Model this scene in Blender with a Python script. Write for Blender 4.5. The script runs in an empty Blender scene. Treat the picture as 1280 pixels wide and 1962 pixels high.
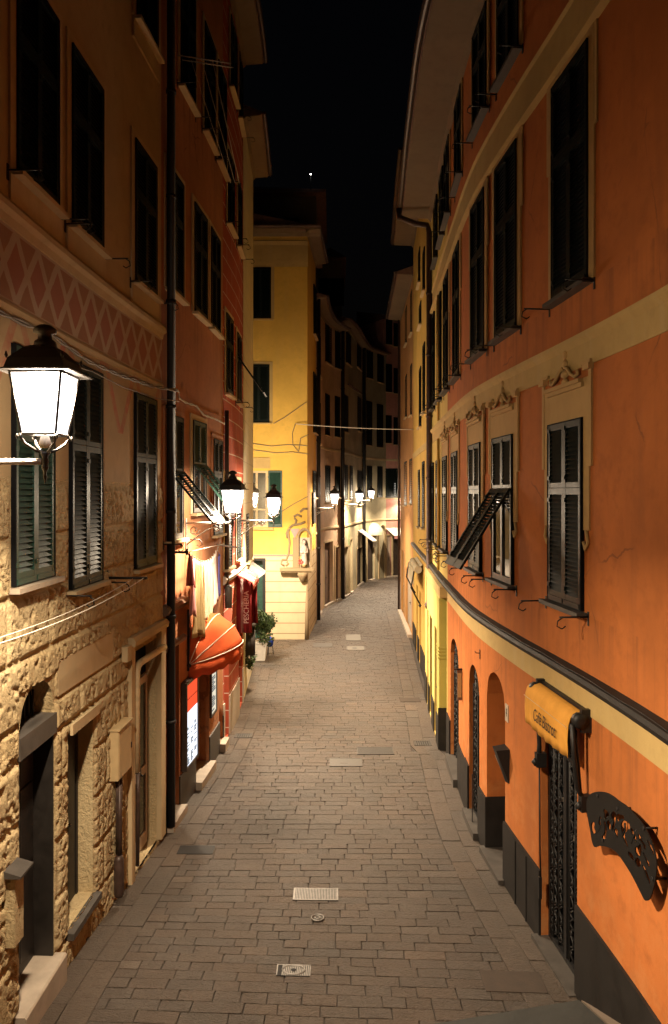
import bpy, bmesh, math, random
from mathutils import Vector, Matrix, noise
C = bpy.context.scene
COL = C.collection
RND = random.Random(11)
PI = math.pi
# ------------------------------------------------------------------ camera model (photo pixels, 1280 x 1962)
F, CX, HY, EYE = 1430.0, 640.0, 944.0, 5.9
def P(px, py, Y):
    return Vector(((px - CX) / F * Y, Y, EYE + (HY - py) / F * Y))
def prof(tab, v):
    if v <= tab[0][0]: return tab[0][1]
    for (a, fa), (b, fb) in zip(tab, tab[1:]):
        if v <= b: return fa + (fb - fa) * (v - a) / (b - a)
    return tab[-1][1]
GT = [(-8, .4), (5, .32), (8.5, .15), (10, .04), (13, -.1), (18, -.17), (31, -.25), (200, -.25)]
def g(x, y):
    return prof(GT, y) - .035 * max(-4, min(4, x)) * max(0, min(1, (12 - y) / 3.5))

# ------------------------------------------------------------------ object helpers
WM = {}
def link(o, parent=None, M=None):
    COL.objects.link(o)
    M = M or Matrix()
    WM[o] = M
    if parent is not None:
        o.parent = parent
        o.matrix_local = WM[parent].inverted() @ M
    else:
        o.matrix_local = M
    return o
def tag(o, label=None, cat=None, group=None, kind=None):
    if label: o['label'] = label
    if cat: o['category'] = cat
    if group: o['group'] = group
    if kind: o['kind'] = kind
    return o
def thing(name, loc, label, cat, group=None):
    o = bpy.data.objects.new(name, None)
    o.empty_display_size = .2
    link(o, None, Matrix.Translation(Vector(loc)))
    return tag(o, label, cat, group)

class MB:
    def __init__(s):
        s.v = []; s.f = []; s.uv = []; s.tone = []; s.smooth = []
    def vert(s, p):
        s.v.append((p[0], p[1], p[2])); return len(s.v) - 1
    def face(s, idx, uv=None, tone=1.0, smooth=False):
        s.f.append(tuple(idx)); s.uv.append(uv); s.tone.append(tone); s.smooth.append(smooth)
    def poly(s, pts, uv=None, tone=1.0):
        s.face([s.vert(p) for p in pts], uv, tone)
    def hexa(s, p, tone=1.0):            # 8 corners: bottom 4, top 4
        i = [s.vert(q) for q in p]
        for q in ((0, 3, 2, 1), (4, 5, 6, 7), (0, 1, 5, 4), (1, 2, 6, 5), (2, 3, 7, 6), (3, 0, 4, 7)):
            s.face([i[k] for k in q], None, tone)
    def box(s, x0, x1, y0, y1, z0, z1, M=None, tone=1.0):
        p = [Vector(q) for q in ((x0, y0, z0), (x1, y0, z0), (x1, y1, z0), (x0, y1, z0), (x0, y0, z1), (x1, y0, z1), (x1, y1, z1), (x0, y1, z1))]
        if M: p = [M @ q for q in p]
        s.hexa(p, tone)
    def tube(s, pts, r, n=7, closed=False):
        pts = [Vector(p) for p in pts]; N = len(pts); rings = []
        rr = r if isinstance(r, (list, tuple)) else [r] * N
        up = None
        for i in range(N):
            a = pts[i - 1] if (i > 0 or closed) else pts[i]
            b = pts[(i + 1) % N] if (i < N - 1 or closed) else pts[i]
            t = (b - a)
            if t.length < 1e-9: t = Vector((0, 0, 1))
            t.normalize()
            if up is None:
                up = Vector((0, 0, 1)) if abs(t.z) < .9 else Vector((1, 0, 0))
            u = (up - t * up.dot(t))
            if u.length < 1e-4: u = t.orthogonal()
            u.normalize(); up = u; w = t.cross(u)
            rings.append([s.vert(pts[i] + (u * math.cos(2 * PI * k / n) + w * math.sin(2 * PI * k / n)) * rr[i]) for k in range(n)])
        for i in range(N if closed else N - 1):
            A = rings[i]; B = rings[(i + 1) % N]
            for k in range(n):
                s.face((A[k], A[(k + 1) % n], B[(k + 1) % n], B[k]), None, 1.0, True)
        if not closed:
            s.face(list(reversed(rings[0]))); s.face(rings[-1])
    def lathe(s, prof_, n=16, c=(0, 0, 0), M=None, sq=False):
        rings = []
        for (r, z) in prof_:
            ring = []
            for k in range(n):
                a = 2 * PI * (k + .5) / n
                q = Vector((c[0] + r * math.cos(a), c[1] + r * math.sin(a), c[2] + z))
                ring.append(s.vert(M @ q if M else q))
            rings.append(ring)
        for A, B in zip(rings, rings[1:]):
            for k in range(n):
                s.face((A[k], A[(k + 1) % n], B[(k + 1) % n], B[k]), None, 1.0, not sq)
        s.face(list(reversed(rings[0]))); s.face(rings[-1])
    def mesh(s, name, mat=None):
        me = bpy.data.meshes.new(name)
        me.from_pydata(s.v, [], s.f)
        if any(u is not None for u in s.uv):
            l = me.uv_layers.new(name='UVMap'); k = 0
            for f, u in zip(s.f, s.uv):
                for j in range(len(f)):
                    if u is not None: l.data[k].uv = u[j]
                    k += 1
        if any(t != 1.0 for t in s.tone):
            at = me.color_attributes.new('tone', 'FLOAT_COLOR', 'CORNER'); k = 0
            for f, t in zip(s.f, s.tone):
                c = t if isinstance(t, tuple) else (t, t, t)
                for j in range(len(f)):
                    at.data[k].color = (c[0], c[1], c[2], 1); k += 1
        if any(s.smooth):
            me.polygons.foreach_set('use_smooth', s.smooth)
        if mat: me.materials.append(mat)
        me.validate()
        return me
    def build(s, name, mat, parent=None, M=None):
        """M given: the mesh is in M's local space; else vertices are world coordinates."""
        if M is None:
            if parent is not None:
                off = WM[parent].translation
                s.v = [(a[0] - off.x, a[1] - off.y, a[2] - off.z) for a in s.v]
                M = Matrix.Translation(off)
            else:
                M = Matrix()
        return link(bpy.data.objects.new(name, s.mesh(name, mat)), parent, M)
    def builds(s, name, mat, parent, M=None):
        """one object per connected piece, each a part of its own"""
        key = {}; par = list(range(len(s.v)))
        def find(a):
            while par[a] != a: par[a] = par[par[a]]; a = par[a]
            return a
        for i, v in enumerate(s.v):
            k = (round(v[0], 4), round(v[1], 4), round(v[2], 4))
            if k in key: par[find(i)] = find(key[k])
            else: key[k] = i
        for f in s.f:
            for j in f[1:]: par[find(j)] = find(f[0])
        groups = {}
        for fi, f in enumerate(s.f): groups.setdefault(find(f[0]), []).append(fi)
        out = []
        for fs in groups.values():
            m = MB(); mp = {}
            for fi in fs:
                idx = []
                for j in s.f[fi]:
                    if j not in mp: mp[j] = m.vert(s.v[j])
                    idx.append(mp[j])
                m.face(idx, s.uv[fi], s.tone[fi], s.smooth[fi])
            out.append(m.build(name, mat, parent, M))
        return out
def inst(name, me, parent, M):
    return link(bpy.data.objects.new(name, me), parent, M)

# ------------------------------------------------------------------ walls as plan curves
class Wall:
    def __init__(s, pts, side, smooth=True):
        s.side = side
        pts = [Vector((a, b)) for a, b in pts]
        out = []
        for i in range(len(pts) - 1):
            p0 = pts[max(0, i - 1)]; p1 = pts[i]; p2 = pts[i + 1]; p3 = pts[min(len(pts) - 1, i + 2)]
            n = max(1, int((p2 - p1).length / .3)) if smooth else 1
            for k in range(n):
                t = k / n
                if smooth:
                    d1 = (p2 - p0) / max(1e-6, (p2 - p1).length + (p1 - p0).length) * (p2 - p1).length
                    d2 = (p3 - p1) / max(1e-6, (p3 - p2).length + (p2 - p1).length) * (p2 - p1).length
                    h = (2*t**3-3*t**2+1, t**3-2*t**2+t, -2*t**3+3*t**2, t**3-t**2)
                    out.append(p1 * h[0] + d1 * h[1] + p2 * h[2] + d2 * h[3])
                else: out.append(p1 + (p2 - p1) * t)
        out.append(pts[-1])
        s.p = out; s.s = [0.0]
        for a, b in zip(out, out[1:]): s.s.append(s.s[-1] + (b - a).length)
        s.len = s.s[-1]
    def _seg(s, q):
        lo, hi = 0, len(s.s) - 2
        while lo < hi:
            m = (lo + hi + 1) // 2
            if s.s[m] <= q: lo = m
            else: hi = m - 1
        return lo
    def xy(s, q):
        i = s._seg(q); t = (q - s.s[i]) / max(1e-9, s.s[i+1] - s.s[i])
        return s.p[i] + (s.p[i+1] - s.p[i]) * t
    def tan(s, q):
        q = max(0.0, min(s.len, q))
        a = s.xy(max(0, q - .25)); b = s.xy(min(s.len, q + .25))
        return (b - a).normalized()
    def nrm(s, q):
        t = s.tan(q)
        return Vector((t.y, -t.x)) if s.side > 0 else Vector((-t.y, t.x))
    def pt(s, q, z, off=0.0):
        a = s.xy(q); n = s.nrm(q)
        return Vector((a.x + n.x * off, a.y + n.y * off, z))
    def at(s, px, off=0.0):
        k = (px - CX) / F; best = None
        for i in range(len(s.p) - 1):
            a, b = s.p[i], s.p[i+1]
            if off:
                na = s.nrm(s.s[i]); nb = s.nrm(s.s[i+1]); a = a + na * off; b = b + nb * off
            fa = a.x - k * a.y; fb = b.x - k * b.y
            if fa == 0 or fa * fb < 0:
                t = fa / (fa - fb)
                q = s.s[i] + t * (s.s[i+1] - s.s[i])
                if s.xy(q).y > .5: best = q if best is None else min(best, q, key=lambda e: s.xy(e).y)
        if best is None:
            best = min((0.0, s.len), key=lambda e: abs(s.xy(e).x - k * s.xy(e).y) / s.xy(e).y)
        return best
    def z(s, px, py):
        y = s.xy(s.at(px)).y
        return EYE + (HY - py) / F * y
    def sY(s, y):
        for i in range(len(s.p) - 1):
            a, b = s.p[i].y, s.p[i+1].y
            if (a - y) * (b - y) <= 0 and a != b:
                return s.s[i] + (y - a) / (b - a) * (s.s[i+1] - s.s[i])
        return s.len if y > s.p[-1].y else 0.0
    def mat(s, q, z, off=0.0):
        t = s.tan(q) * s.side; n = s.nrm(q); o = s.pt(q, z, off)
        return Matrix(((t.x, -n.x, 0, o.x), (t.y, -n.y, 0, o.y), (0, 0, 1, o.z), (0, 0, 0, 1)))
def merge(vals, eps=.004):
    vals = sorted(vals); out = [vals[0]]
    for v in vals[1:]:
        if v - out[-1] > eps: out.append(v)
    return out
def wall_mesh(mb, W, s0, s1, z0, z1, ops=(), off=0.0, ds=.5, dz=None, disp=None):
    """ops: (sa, sb, za, zb, depth, arch_rise)"""
    fix = [s0, s1] + [e for o in ops for e in o[:2]]
    S = list(fix); n = max(1, int((s1 - s0) / ds))
    for k in range(1, n):
        q = s0 + (s1 - s0) * k / n
        if min(abs(q - e) for e in fix) > ds * .3: S.append(q)
    S = merge(S)
    fz = [z0, z1] + [e for o in ops for e in o[2:4]]
    Z = list(fz)
    if dz:
        n = int((z1 - z0) / dz)
        for k in range(1, n):
            q = z0 + (z1 - z0) * k / n
            if min(abs(q - e) for e in fz) > dz * .3: Z.append(q)
    Z = merge(Z)
    cache = {}
    base = [(W.xy(q), W.nrm(q)) for q in S]
    def V(i, j):
        k = (i, j)
        if k not in cache:
            d = off + (disp(S[i], Z[j]) if disp else 0)
            a, n_ = base[i]
            cache[k] = mb.vert((a.x + n_.x * d, a.y + n_.y * d, Z[j]))
        return cache[k]
    for i in range(len(S) - 1):
        sc = (S[i] + S[i+1]) / 2
        for j in range(len(Z) - 1):
            zc = (Z[j] + Z[j+1]) / 2
            if any(o[0] < sc < o[1] and o[2] < zc < o[3] for o in ops): continue
            mb.face((V(i, j), V(i+1, j), V(i+1, j+1), V(i, j+1)),
                    ((S[i], Z[j]), (S[i+1], Z[j]), (S[i+1], Z[j+1]), (S[i], Z[j+1])), 1.0, bool(disp))
    for (sa, sb, za, zb, dep, rise) in ops:
        def q(a, b, c, d, ua, ub):
            mb.poly((a, b, c, d), ((ua, za), (ua, zb), (ub, zb), (ub, za)))
        zs = zb - rise
        for e in (sa, sb):
            mb.poly((W.pt(e, za, off), W.pt(e, zs, off), W.pt(e, zs, off - dep), W.pt(e, za, off - dep)),
                    ((e, za), (e, zs), (e + dep, zs), (e + dep, za)))
        mb.poly((W.pt(sa, za, off), W.pt(sb, za, off), W.pt(sb, za, off - dep), W.pt(sa, za, off - dep)),
                ((sa, za), (sb, za), (sb, za - dep), (sa, za - dep)))
        n = 14 if rise > 0 else 1
        cv = []
        for k in range(n + 1):
            t = k / n; u = 2 * t - 1
            cv.append((sa + (sb - sa) * t, zs + rise * math.sqrt(max(0, 1 - u * u))))
        for (a, za_), (b, zb_) in zip(cv, cv[1:]):
            mb.poly((W.pt(a, za_, off), W.pt(b, zb_, off), W.pt(b, zb_, off - dep), W.pt(a, za_, off - dep)),
                    ((a, za_), (b, zb_), (b, zb_ + dep), (a, za_ + dep)))
            if rise > 0:
                mb.poly((W.pt(a, za_, off), W.pt(b, zb_, off), W.pt(b, zb, off), W.pt(a, zb, off)),
                        ((a, za_), (b, zb_), (b, zb), (a, zb)))
def strip(mb, W, s0, s1, pr, ds=.5, gaps=()):
    segs = [(s0, s1)]
    for (a, b) in gaps:
        n = []
        for (c, d) in segs:
            if b <= c or a >= d: n.append((c, d)); continue
            if a > c: n.append((c, a))
            if b < d: n.append((b, d))
        segs = n
    for (a, b) in segs:
        n = max(1, int((b - a) / ds)); rings = []
        for k in range(n + 1):
            q = a + (b - a) * k / n
            rings.append(([mb.vert(W.pt(q, z, o)) for (o, z) in pr], q))
        m = len(pr); L = [0.0]
        for k in range(m):
            c, d = pr[k], pr[(k+1) % m]; L.append(L[-1] + math.hypot(c[0]-d[0], c[1]-d[1]))
        for (A, qa), (B, qb) in zip(rings, rings[1:]):
            for k in range(m):
                mb.face((A[k], A[(k+1) % m], B[(k+1) % m], B[k]), ((qa, pr[k][1]), (qa, pr[(k+1) % m][1]), (qb, pr[(k+1) % m][1]), (qb, pr[k][1])))
        mb.face(list(reversed(rings[0][0]))); mb.face(rings[-1][0])

# ------------------------------------------------------------------ materials
def nn(nt, kind, **kw):
    n = nt.nodes.new(kind)
    for k, v in kw.items(): setattr(n, k, v)
    return n
def new_mat(name):
    m = bpy.data.materials.new(name); m.use_nodes = True
    nt = m.node_tree; bs = nt.nodes['Principled BSDF']
    return m, nt, bs
def wpos(nt, scale=(1, 1, 1)):
    ge = nn(nt, 'ShaderNodeNewGeometry'); mp = nn(nt, 'ShaderNodeMapping')
    mp.inputs['Scale'].default_value = scale
    nt.links.new(ge.outputs['Position'], mp.inputs['Vector'])
    return mp.outputs['Vector']
def noi(nt, vec, scale, detail=5, rough=.6, dist=0):
    n = nn(nt, 'ShaderNodeTexNoise'); n.inputs['Scale'].default_value = scale
    n.inputs['Detail'].default_value = detail; n.inputs['Roughness'].default_value = rough
    n.inputs['Distortion'].default_value = dist
    nt.links.new(vec, n.inputs['Vector']); return n.outputs['Fac']
def ramp(nt, fac, a, b, c0=(0, 0, 0, 1), c1=(1, 1, 1, 1)):
    r = nn(nt, 'ShaderNodeValToRGB'); e = r.color_ramp.elements
    e[0].position = a; e[1].position = b; e[0].color = c0; e[1].color = c1
    nt.links.new(fac, r.inputs['Fac']); return r.outputs['Color']
def mixc(nt, fac, a, b, mode='MIX'):
    m = nn(nt, 'ShaderNodeMix', data_type='RGBA', blend_type=mode)
    for s_, v in ((0, fac), (6, a), (7, b)):
        if hasattr(v, 'links'): nt.links.new(v, m.inputs[s_])
        elif isinstance(v, (int, float)): m.inputs[s_].default_value = v
        else: m.inputs[s_].default_value = (v[0], v[1], v[2], 1)
    return m.outputs[2]
def bump(nt, bs, h, strength=.3, dist=.01):
    b = nn(nt, 'ShaderNodeBump'); b.inputs['Strength'].default_value = strength; b.inputs['Distance'].default_value = dist
    nt.links.new(h, b.inputs['Height']); nt.links.new(b.outputs['Normal'], bs.inputs['Normal'])
def math_(nt, op, a, b=None, c=None):
    m = nn(nt, 'ShaderNodeMath', operation=op)
    for i, v in enumerate((a, b, c)):
        if v is None: continue
        if isinstance(v, (int, float)): m.inputs[i].default_value = v
        else: nt.links.new(v, m.inputs[i])
    return m.outputs[0]
def sc(c, k): return tuple(min(1, x * k) for x in c)
def stucco(name, c, var=.16, rough=.9, patch=None, streak=.35, bmp=.25, hook=None):
    m, nt, bs = new_mat(name)
    v = wpos(nt); big = noi(nt, v, .55, 6, .62, .4); med = noi(nt, v, 5, 5, .65)
    st = noi(nt, wpos(nt, (3.2, 3.2, .28)), 1.0, 5, .6)
    col = mixc(nt, ramp(nt, big, .33, .68), sc(c, 1 - var), sc(c, 1 + var * .7))
    col = mixc(nt, ramp(nt, med, .5, .8), col, sc(c, 1 - var * 1.2))
    if streak:
        k = math_(nt, 'MULTIPLY', ramp(nt, st, .52, .78), streak)
        col = mixc(nt, k, col, patch or sc(c, .62))
    if hook: col = hook(nt, col)
    nt.links.new(col, bs.inputs['Base Color'])
    bs.inputs['Roughness'].default_value = rough
    bs.inputs['Specular IOR Level'].default_value = .25
    bump(nt, bs, math_(nt, 'ADD', math_(nt, 'MULTIPLY', noi(nt, v, 90, 3, .7), .4), noi(nt, v, 9, 4, .6)), bmp, .012)
    return m
def plain(name, c, rough=.5, metal=0, var=.18, scale=8, bmp=.1, spec=.5):
    m, nt, bs = new_mat(name)
    v = wpos(nt); n = noi(nt, v, scale, 5, .6)
    col = mixc(nt, ramp(nt, n, .3, .7), sc(c, 1 - var), sc(c, 1 + var))
    nt.links.new(col, bs.inputs['Base Color'])
    rr = nn(nt, 'ShaderNodeMapRange'); rr.inputs['To Min'].default_value = max(.02, rough - .12); rr.inputs['To Max'].default_value = min(1, rough + .12)
    nt.links.new(n, rr.inputs['Value']); nt.links.new(rr.outputs[0], bs.inputs['Roughness'])
    bs.inputs['Metallic'].default_value = metal; bs.inputs['Specular IOR Level'].default_value = spec
    if bmp: bump(nt, bs, noi(nt, v, scale * 6, 3, .6), bmp, .006)
    return m
def emit(name, c, s, base=None, transp=0.0):
    m = bpy.data.materials.new(name); m.use_nodes = True; nt = m.node_tree
    out = nt.nodes['Material Output']; nt.nodes.remove(nt.nodes['Principled BSDF'])
    e = nn(nt, 'ShaderNodeEmission'); e.inputs['Color'].default_value = (*c, 1); e.inputs['Strength'].default_value = s
    sh = e.outputs[0]
    if transp > 0:
        t = nn(nt, 'ShaderNodeBsdfTransparent'); a = nn(nt, 'ShaderNodeMixShader'); a.inputs[0].default_value = transp
        nt.links.new(sh, a.inputs[1]); nt.links.new(t.outputs[0], a.inputs[2]); sh = a.outputs[0]
    nt.links.new(sh, out.inputs['Surface'])
    return m
def cloth(name, c, rough=.85, transl=0.0, scale=4):
    m, nt, bs = new_mat(name)
    v = wpos(nt); n = noi(nt, v, scale, 4, .6)
    col = mixc(nt, ramp(nt, n, .3, .75), sc(c, .82), sc(c, 1.08))
    nt.links.new(col, bs.inputs['Base Color']); bs.inputs['Roughness'].default_value = rough
    bs.inputs['Specular IOR Level'].default_value = .2
    bump(nt, bs, noi(nt, v, 160, 2, .5), .2, .003)
    return m
def uvxy(nt):
    u = nn(nt, 'ShaderNodeUVMap'); u.uv_map = 'UVMap'; s_ = nn(nt, 'ShaderNodeSeparateXYZ')
    nt.links.new(u.outputs[0], s_.inputs[0]); return s_.outputs[0], s_.outputs[1], u.outputs[0]

M_ = {}
# ------------------------------------------------------------------ the materials of this street
def hook_pendant(nt, col):
    """faded painted swags under the frieze of the stone house (u = metres along wall, v = height)"""
    u, v, _ = uvxy(nt)
    f = math_(nt, 'ABSOLUTE', math_(nt, 'SUBTRACT', math_(nt, 'FRACT', math_(nt, 'DIVIDE', u, 1.3)), .5))
    t = math_(nt, 'DIVIDE', math_(nt, 'SUBTRACT', 7.72, v), 1.0)
    d = math_(nt, 'ABSOLUTE', math_(nt, 'SUBTRACT', math_(nt, 'MULTIPLY', f, 2.2), math_(nt, 'SUBTRACT', 1.0, t)))
    band = math_(nt, 'LESS_THAN', d, .13)
    hi = math_(nt, 'MULTIPLY', math_(nt, 'GREATER_THAN', t, 0.0), math_(nt, 'LESS_THAN', t, .95))
    worn = ramp(nt, noi(nt, wpos(nt), 3.5, 5, .7), .3, .62)
    k = math_(nt, 'MULTIPLY', math_(nt, 'MULTIPLY', band, hi), worn)
    return mixc(nt, math_(nt, 'MULTIPLY', k, .8), col, (.46, .13, .085))
def hook_aged(sills, base):
    """runs of dirt under the sill line, hairline cracks, blotches low on the wall"""
    def h(nt, col):
        u, v, vec = uvxy(nt); w = wpos(nt)
        runs = ramp(nt, noi(nt, wpos(nt, (7, 7, .22)), 1.0, 4, .6), .50, .66)
        for z in sills:
            t = math_(nt, 'DIVIDE', math_(nt, 'SUBTRACT', z, v), 1.1)
            k = math_(nt, 'MULTIPLY', math_(nt, 'GREATER_THAN', t, 0.0), math_(nt, 'MAXIMUM', math_(nt, 'SUBTRACT', 1.0, t), 0.0))
            col = mixc(nt, math_(nt, 'MULTIPLY', math_(nt, 'MULTIPLY', k, runs), .55), col, base[0])
        vo = nn(nt, 'ShaderNodeTexVoronoi'); vo.feature = 'DISTANCE_TO_EDGE'; vo.inputs['Scale'].default_value = .55
        wob = nn(nt, 'ShaderNodeMix', data_type='VECTOR'); nz = nn(nt, 'ShaderNodeTexNoise'); nz.inputs['Scale'].default_value = 2.2; nz.inputs['Detail'].default_value = 5
        nt.links.new(w, nz.inputs['Vector']); wob.inputs[0].default_value = .22
        nt.links.new(w, wob.inputs[4]); nt.links.new(nz.outputs['Color'], wob.inputs[5]); nt.links.new(wob.outputs[1], vo.inputs['Vector'])
        crack = math_(nt, 'LESS_THAN', vo.outputs['Distance'], .0045)
        k = math_(nt, 'MULTIPLY', crack, ramp(nt, noi(nt, w, .9, 3), .52, .60))
        col = mixc(nt, math_(nt, 'MULTIPLY', k, .6), col, base[0])
        low = math_(nt, 'MAXIMUM', math_(nt, 'SUBTRACT', 1.0, math_(nt, 'DIVIDE', v, 2.4)), 0.0)
        k = math_(nt, 'MULTIPLY', low, ramp(nt, noi(nt, w, 3.2, 6, .7), .48, .62))
        return mixc(nt, math_(nt, 'MULTIPLY', k, .6), col, base[1])
    return h
def mat_frieze():
    m, nt, bs = new_mat('painted_frieze')
    u, v, _ = uvxy(nt); vec = wpos(nt)
    wob = math_(nt, 'MULTIPLY', math_(nt, 'SUBTRACT', noi(nt, vec, 6, 3), .5), .22)
    a = math_(nt, 'ABSOLUTE', math_(nt, 'MULTIPLY', math_(nt, 'SUBTRACT', math_(nt, 'FRACT', math_(nt, 'DIVIDE', u, .54)), .5), 2.0))
    b = math_(nt, 'ABSOLUTE', math_(nt, 'DIVIDE', math_(nt, 'SUBTRACT', v, 8.18), .36))
    d = math_(nt, 'ADD', math_(nt, 'ADD', a, b), wob)
    line = math_(nt, 'LESS_THAN', math_(nt, 'ABSOLUTE', math_(nt, 'SUBTRACT', d, 1.0)), .23)
    edge = math_(nt, 'GREATER_THAN', b, .97)
    inside = math_(nt, 'LESS_THAN', d, 1.0)
    n = noi(nt, vec, 4, 5, .65)
    red = mixc(nt, n, (.30, .115, .075), (.40, .17, .11))
    brown = mixc(nt, n, (.28, .15, .08), (.36, .17, .10))
    cream = mixc(nt, n, (.42, .31, .22), (.50, .39, .29))
    col = mixc(nt, inside, brown, red)
    col = mixc(nt, math_(nt, 'MAXIMUM', line, edge), col, cream)
    nt.links.new(col, bs.inputs['Base Color']); bs.inputs['Roughness'].default_value = .92
    bump(nt, bs, noi(nt, vec, 60, 4, .7), .25, .01)
    return m
def mat_rough():
    m, nt, bs = new_mat('rough_stone')
    v = wpos(nt)
    n1 = noi(nt, v, 1.1, 5, .6); n2 = noi(nt, v, 26, 5, .7, .5); n3 = noi(nt, wpos(nt, (1, 1, .6)), 9, 4, .6, .8)
    col = mixc(nt, ramp(nt, n1, .35, .7), (.46, .34, .18), (.58, .46, .27))
    col = mixc(nt, math_(nt, 'MULTIPLY', ramp(nt, n2, .55, .75), .45), col, (.30, .22, .12))
    nt.links.new(col, bs.inputs['Base Color']); bs.inputs['Roughness'].default_value = .95; bs.inputs['Specular IOR Level'].default_value = .2
    bump(nt, bs, math_(nt, 'ADD', math_(nt, 'MULTIPLY', n2, .8), n3), .95, .04)
    return m
def courses(bw, rh, mort, col2, off=.5, msz=.012, k=1.0):
    def h(nt, col):
        u, v, vec = uvxy(nt)
        b = nn(nt, 'ShaderNodeTexBrick'); b.offset = off
        b.inputs['Scale'].default_value = 1; b.inputs['Brick Width'].default_value = bw; b.inputs['Row Height'].default_value = rh
        b.inputs['Mortar Size'].default_value = msz; b.inputs['Mortar Smooth'].default_value = .2
        nt.links.new(vec, b.inputs['Vector'])
        return mixc(nt, math_(nt, 'MULTIPLY', b.outputs['Fac'], k), col, col2)
    return h
def mat_paving():
    m, nt, bs = new_mat('paving_stone')
    at = nn(nt, 'ShaderNodeAttribute'); at.attribute_name = 'tone'
    v = wpos(nt); n1 = noi(nt, v, 7, 6, .7, .6); n2 = noi(nt, v, 60, 4, .7); n3 = noi(nt, v, .5, 5, .6)
    rv = noi(nt, wpos(nt, (1, 2.2, 1)), 13, 5, .62, 1.6)
    col = mixc(nt, ramp(nt, n1, .3, .7), (.068, .050, .038), (.106, .080, .062))
    col = mixc(nt, math_(nt, 'MULTIPLY', ramp(nt, n2, .45, .7), .65), col, (.052, .040, .033))
    col = mixc(nt, math_(nt, 'MULTIPLY', ramp(nt, n3, .48, .68), .7), col, (.058, .046, .036))
    col = mixc(nt, 1.0, col, at.outputs['Color'], 'MULTIPLY')
    nt.links.new(col, bs.inputs['Base Color'])
    r = nn(nt, 'ShaderNodeMapRange'); r.inputs['To Min'].default_value = .34; r.inputs['To Max'].default_value = .62
    nt.links.new(n1, r.inputs['Value']); nt.links.new(r.outputs[0], bs.inputs['Roughness'])
    bs.inputs['Specular IOR Level'].default_value = .5
    bump(nt, bs, math_(nt, 'ADD', rv, math_(nt, 'MULTIPLY', n2, .35)), 1.0, .05)
    return m
def mat_glass(name='window_glass', c=(.012, .014, .016), r=.04):
    m, nt, bs = new_mat(name)
    bs.inputs['Base Color'].default_value = (*c, 1); bs.inputs['Roughness'].default_value = r
    bs.inputs['Specular IOR Level'].default_value = .7
    bump(nt, bs, noi(nt, wpos(nt), 2.5, 2), .06, .02)
    return m
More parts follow.
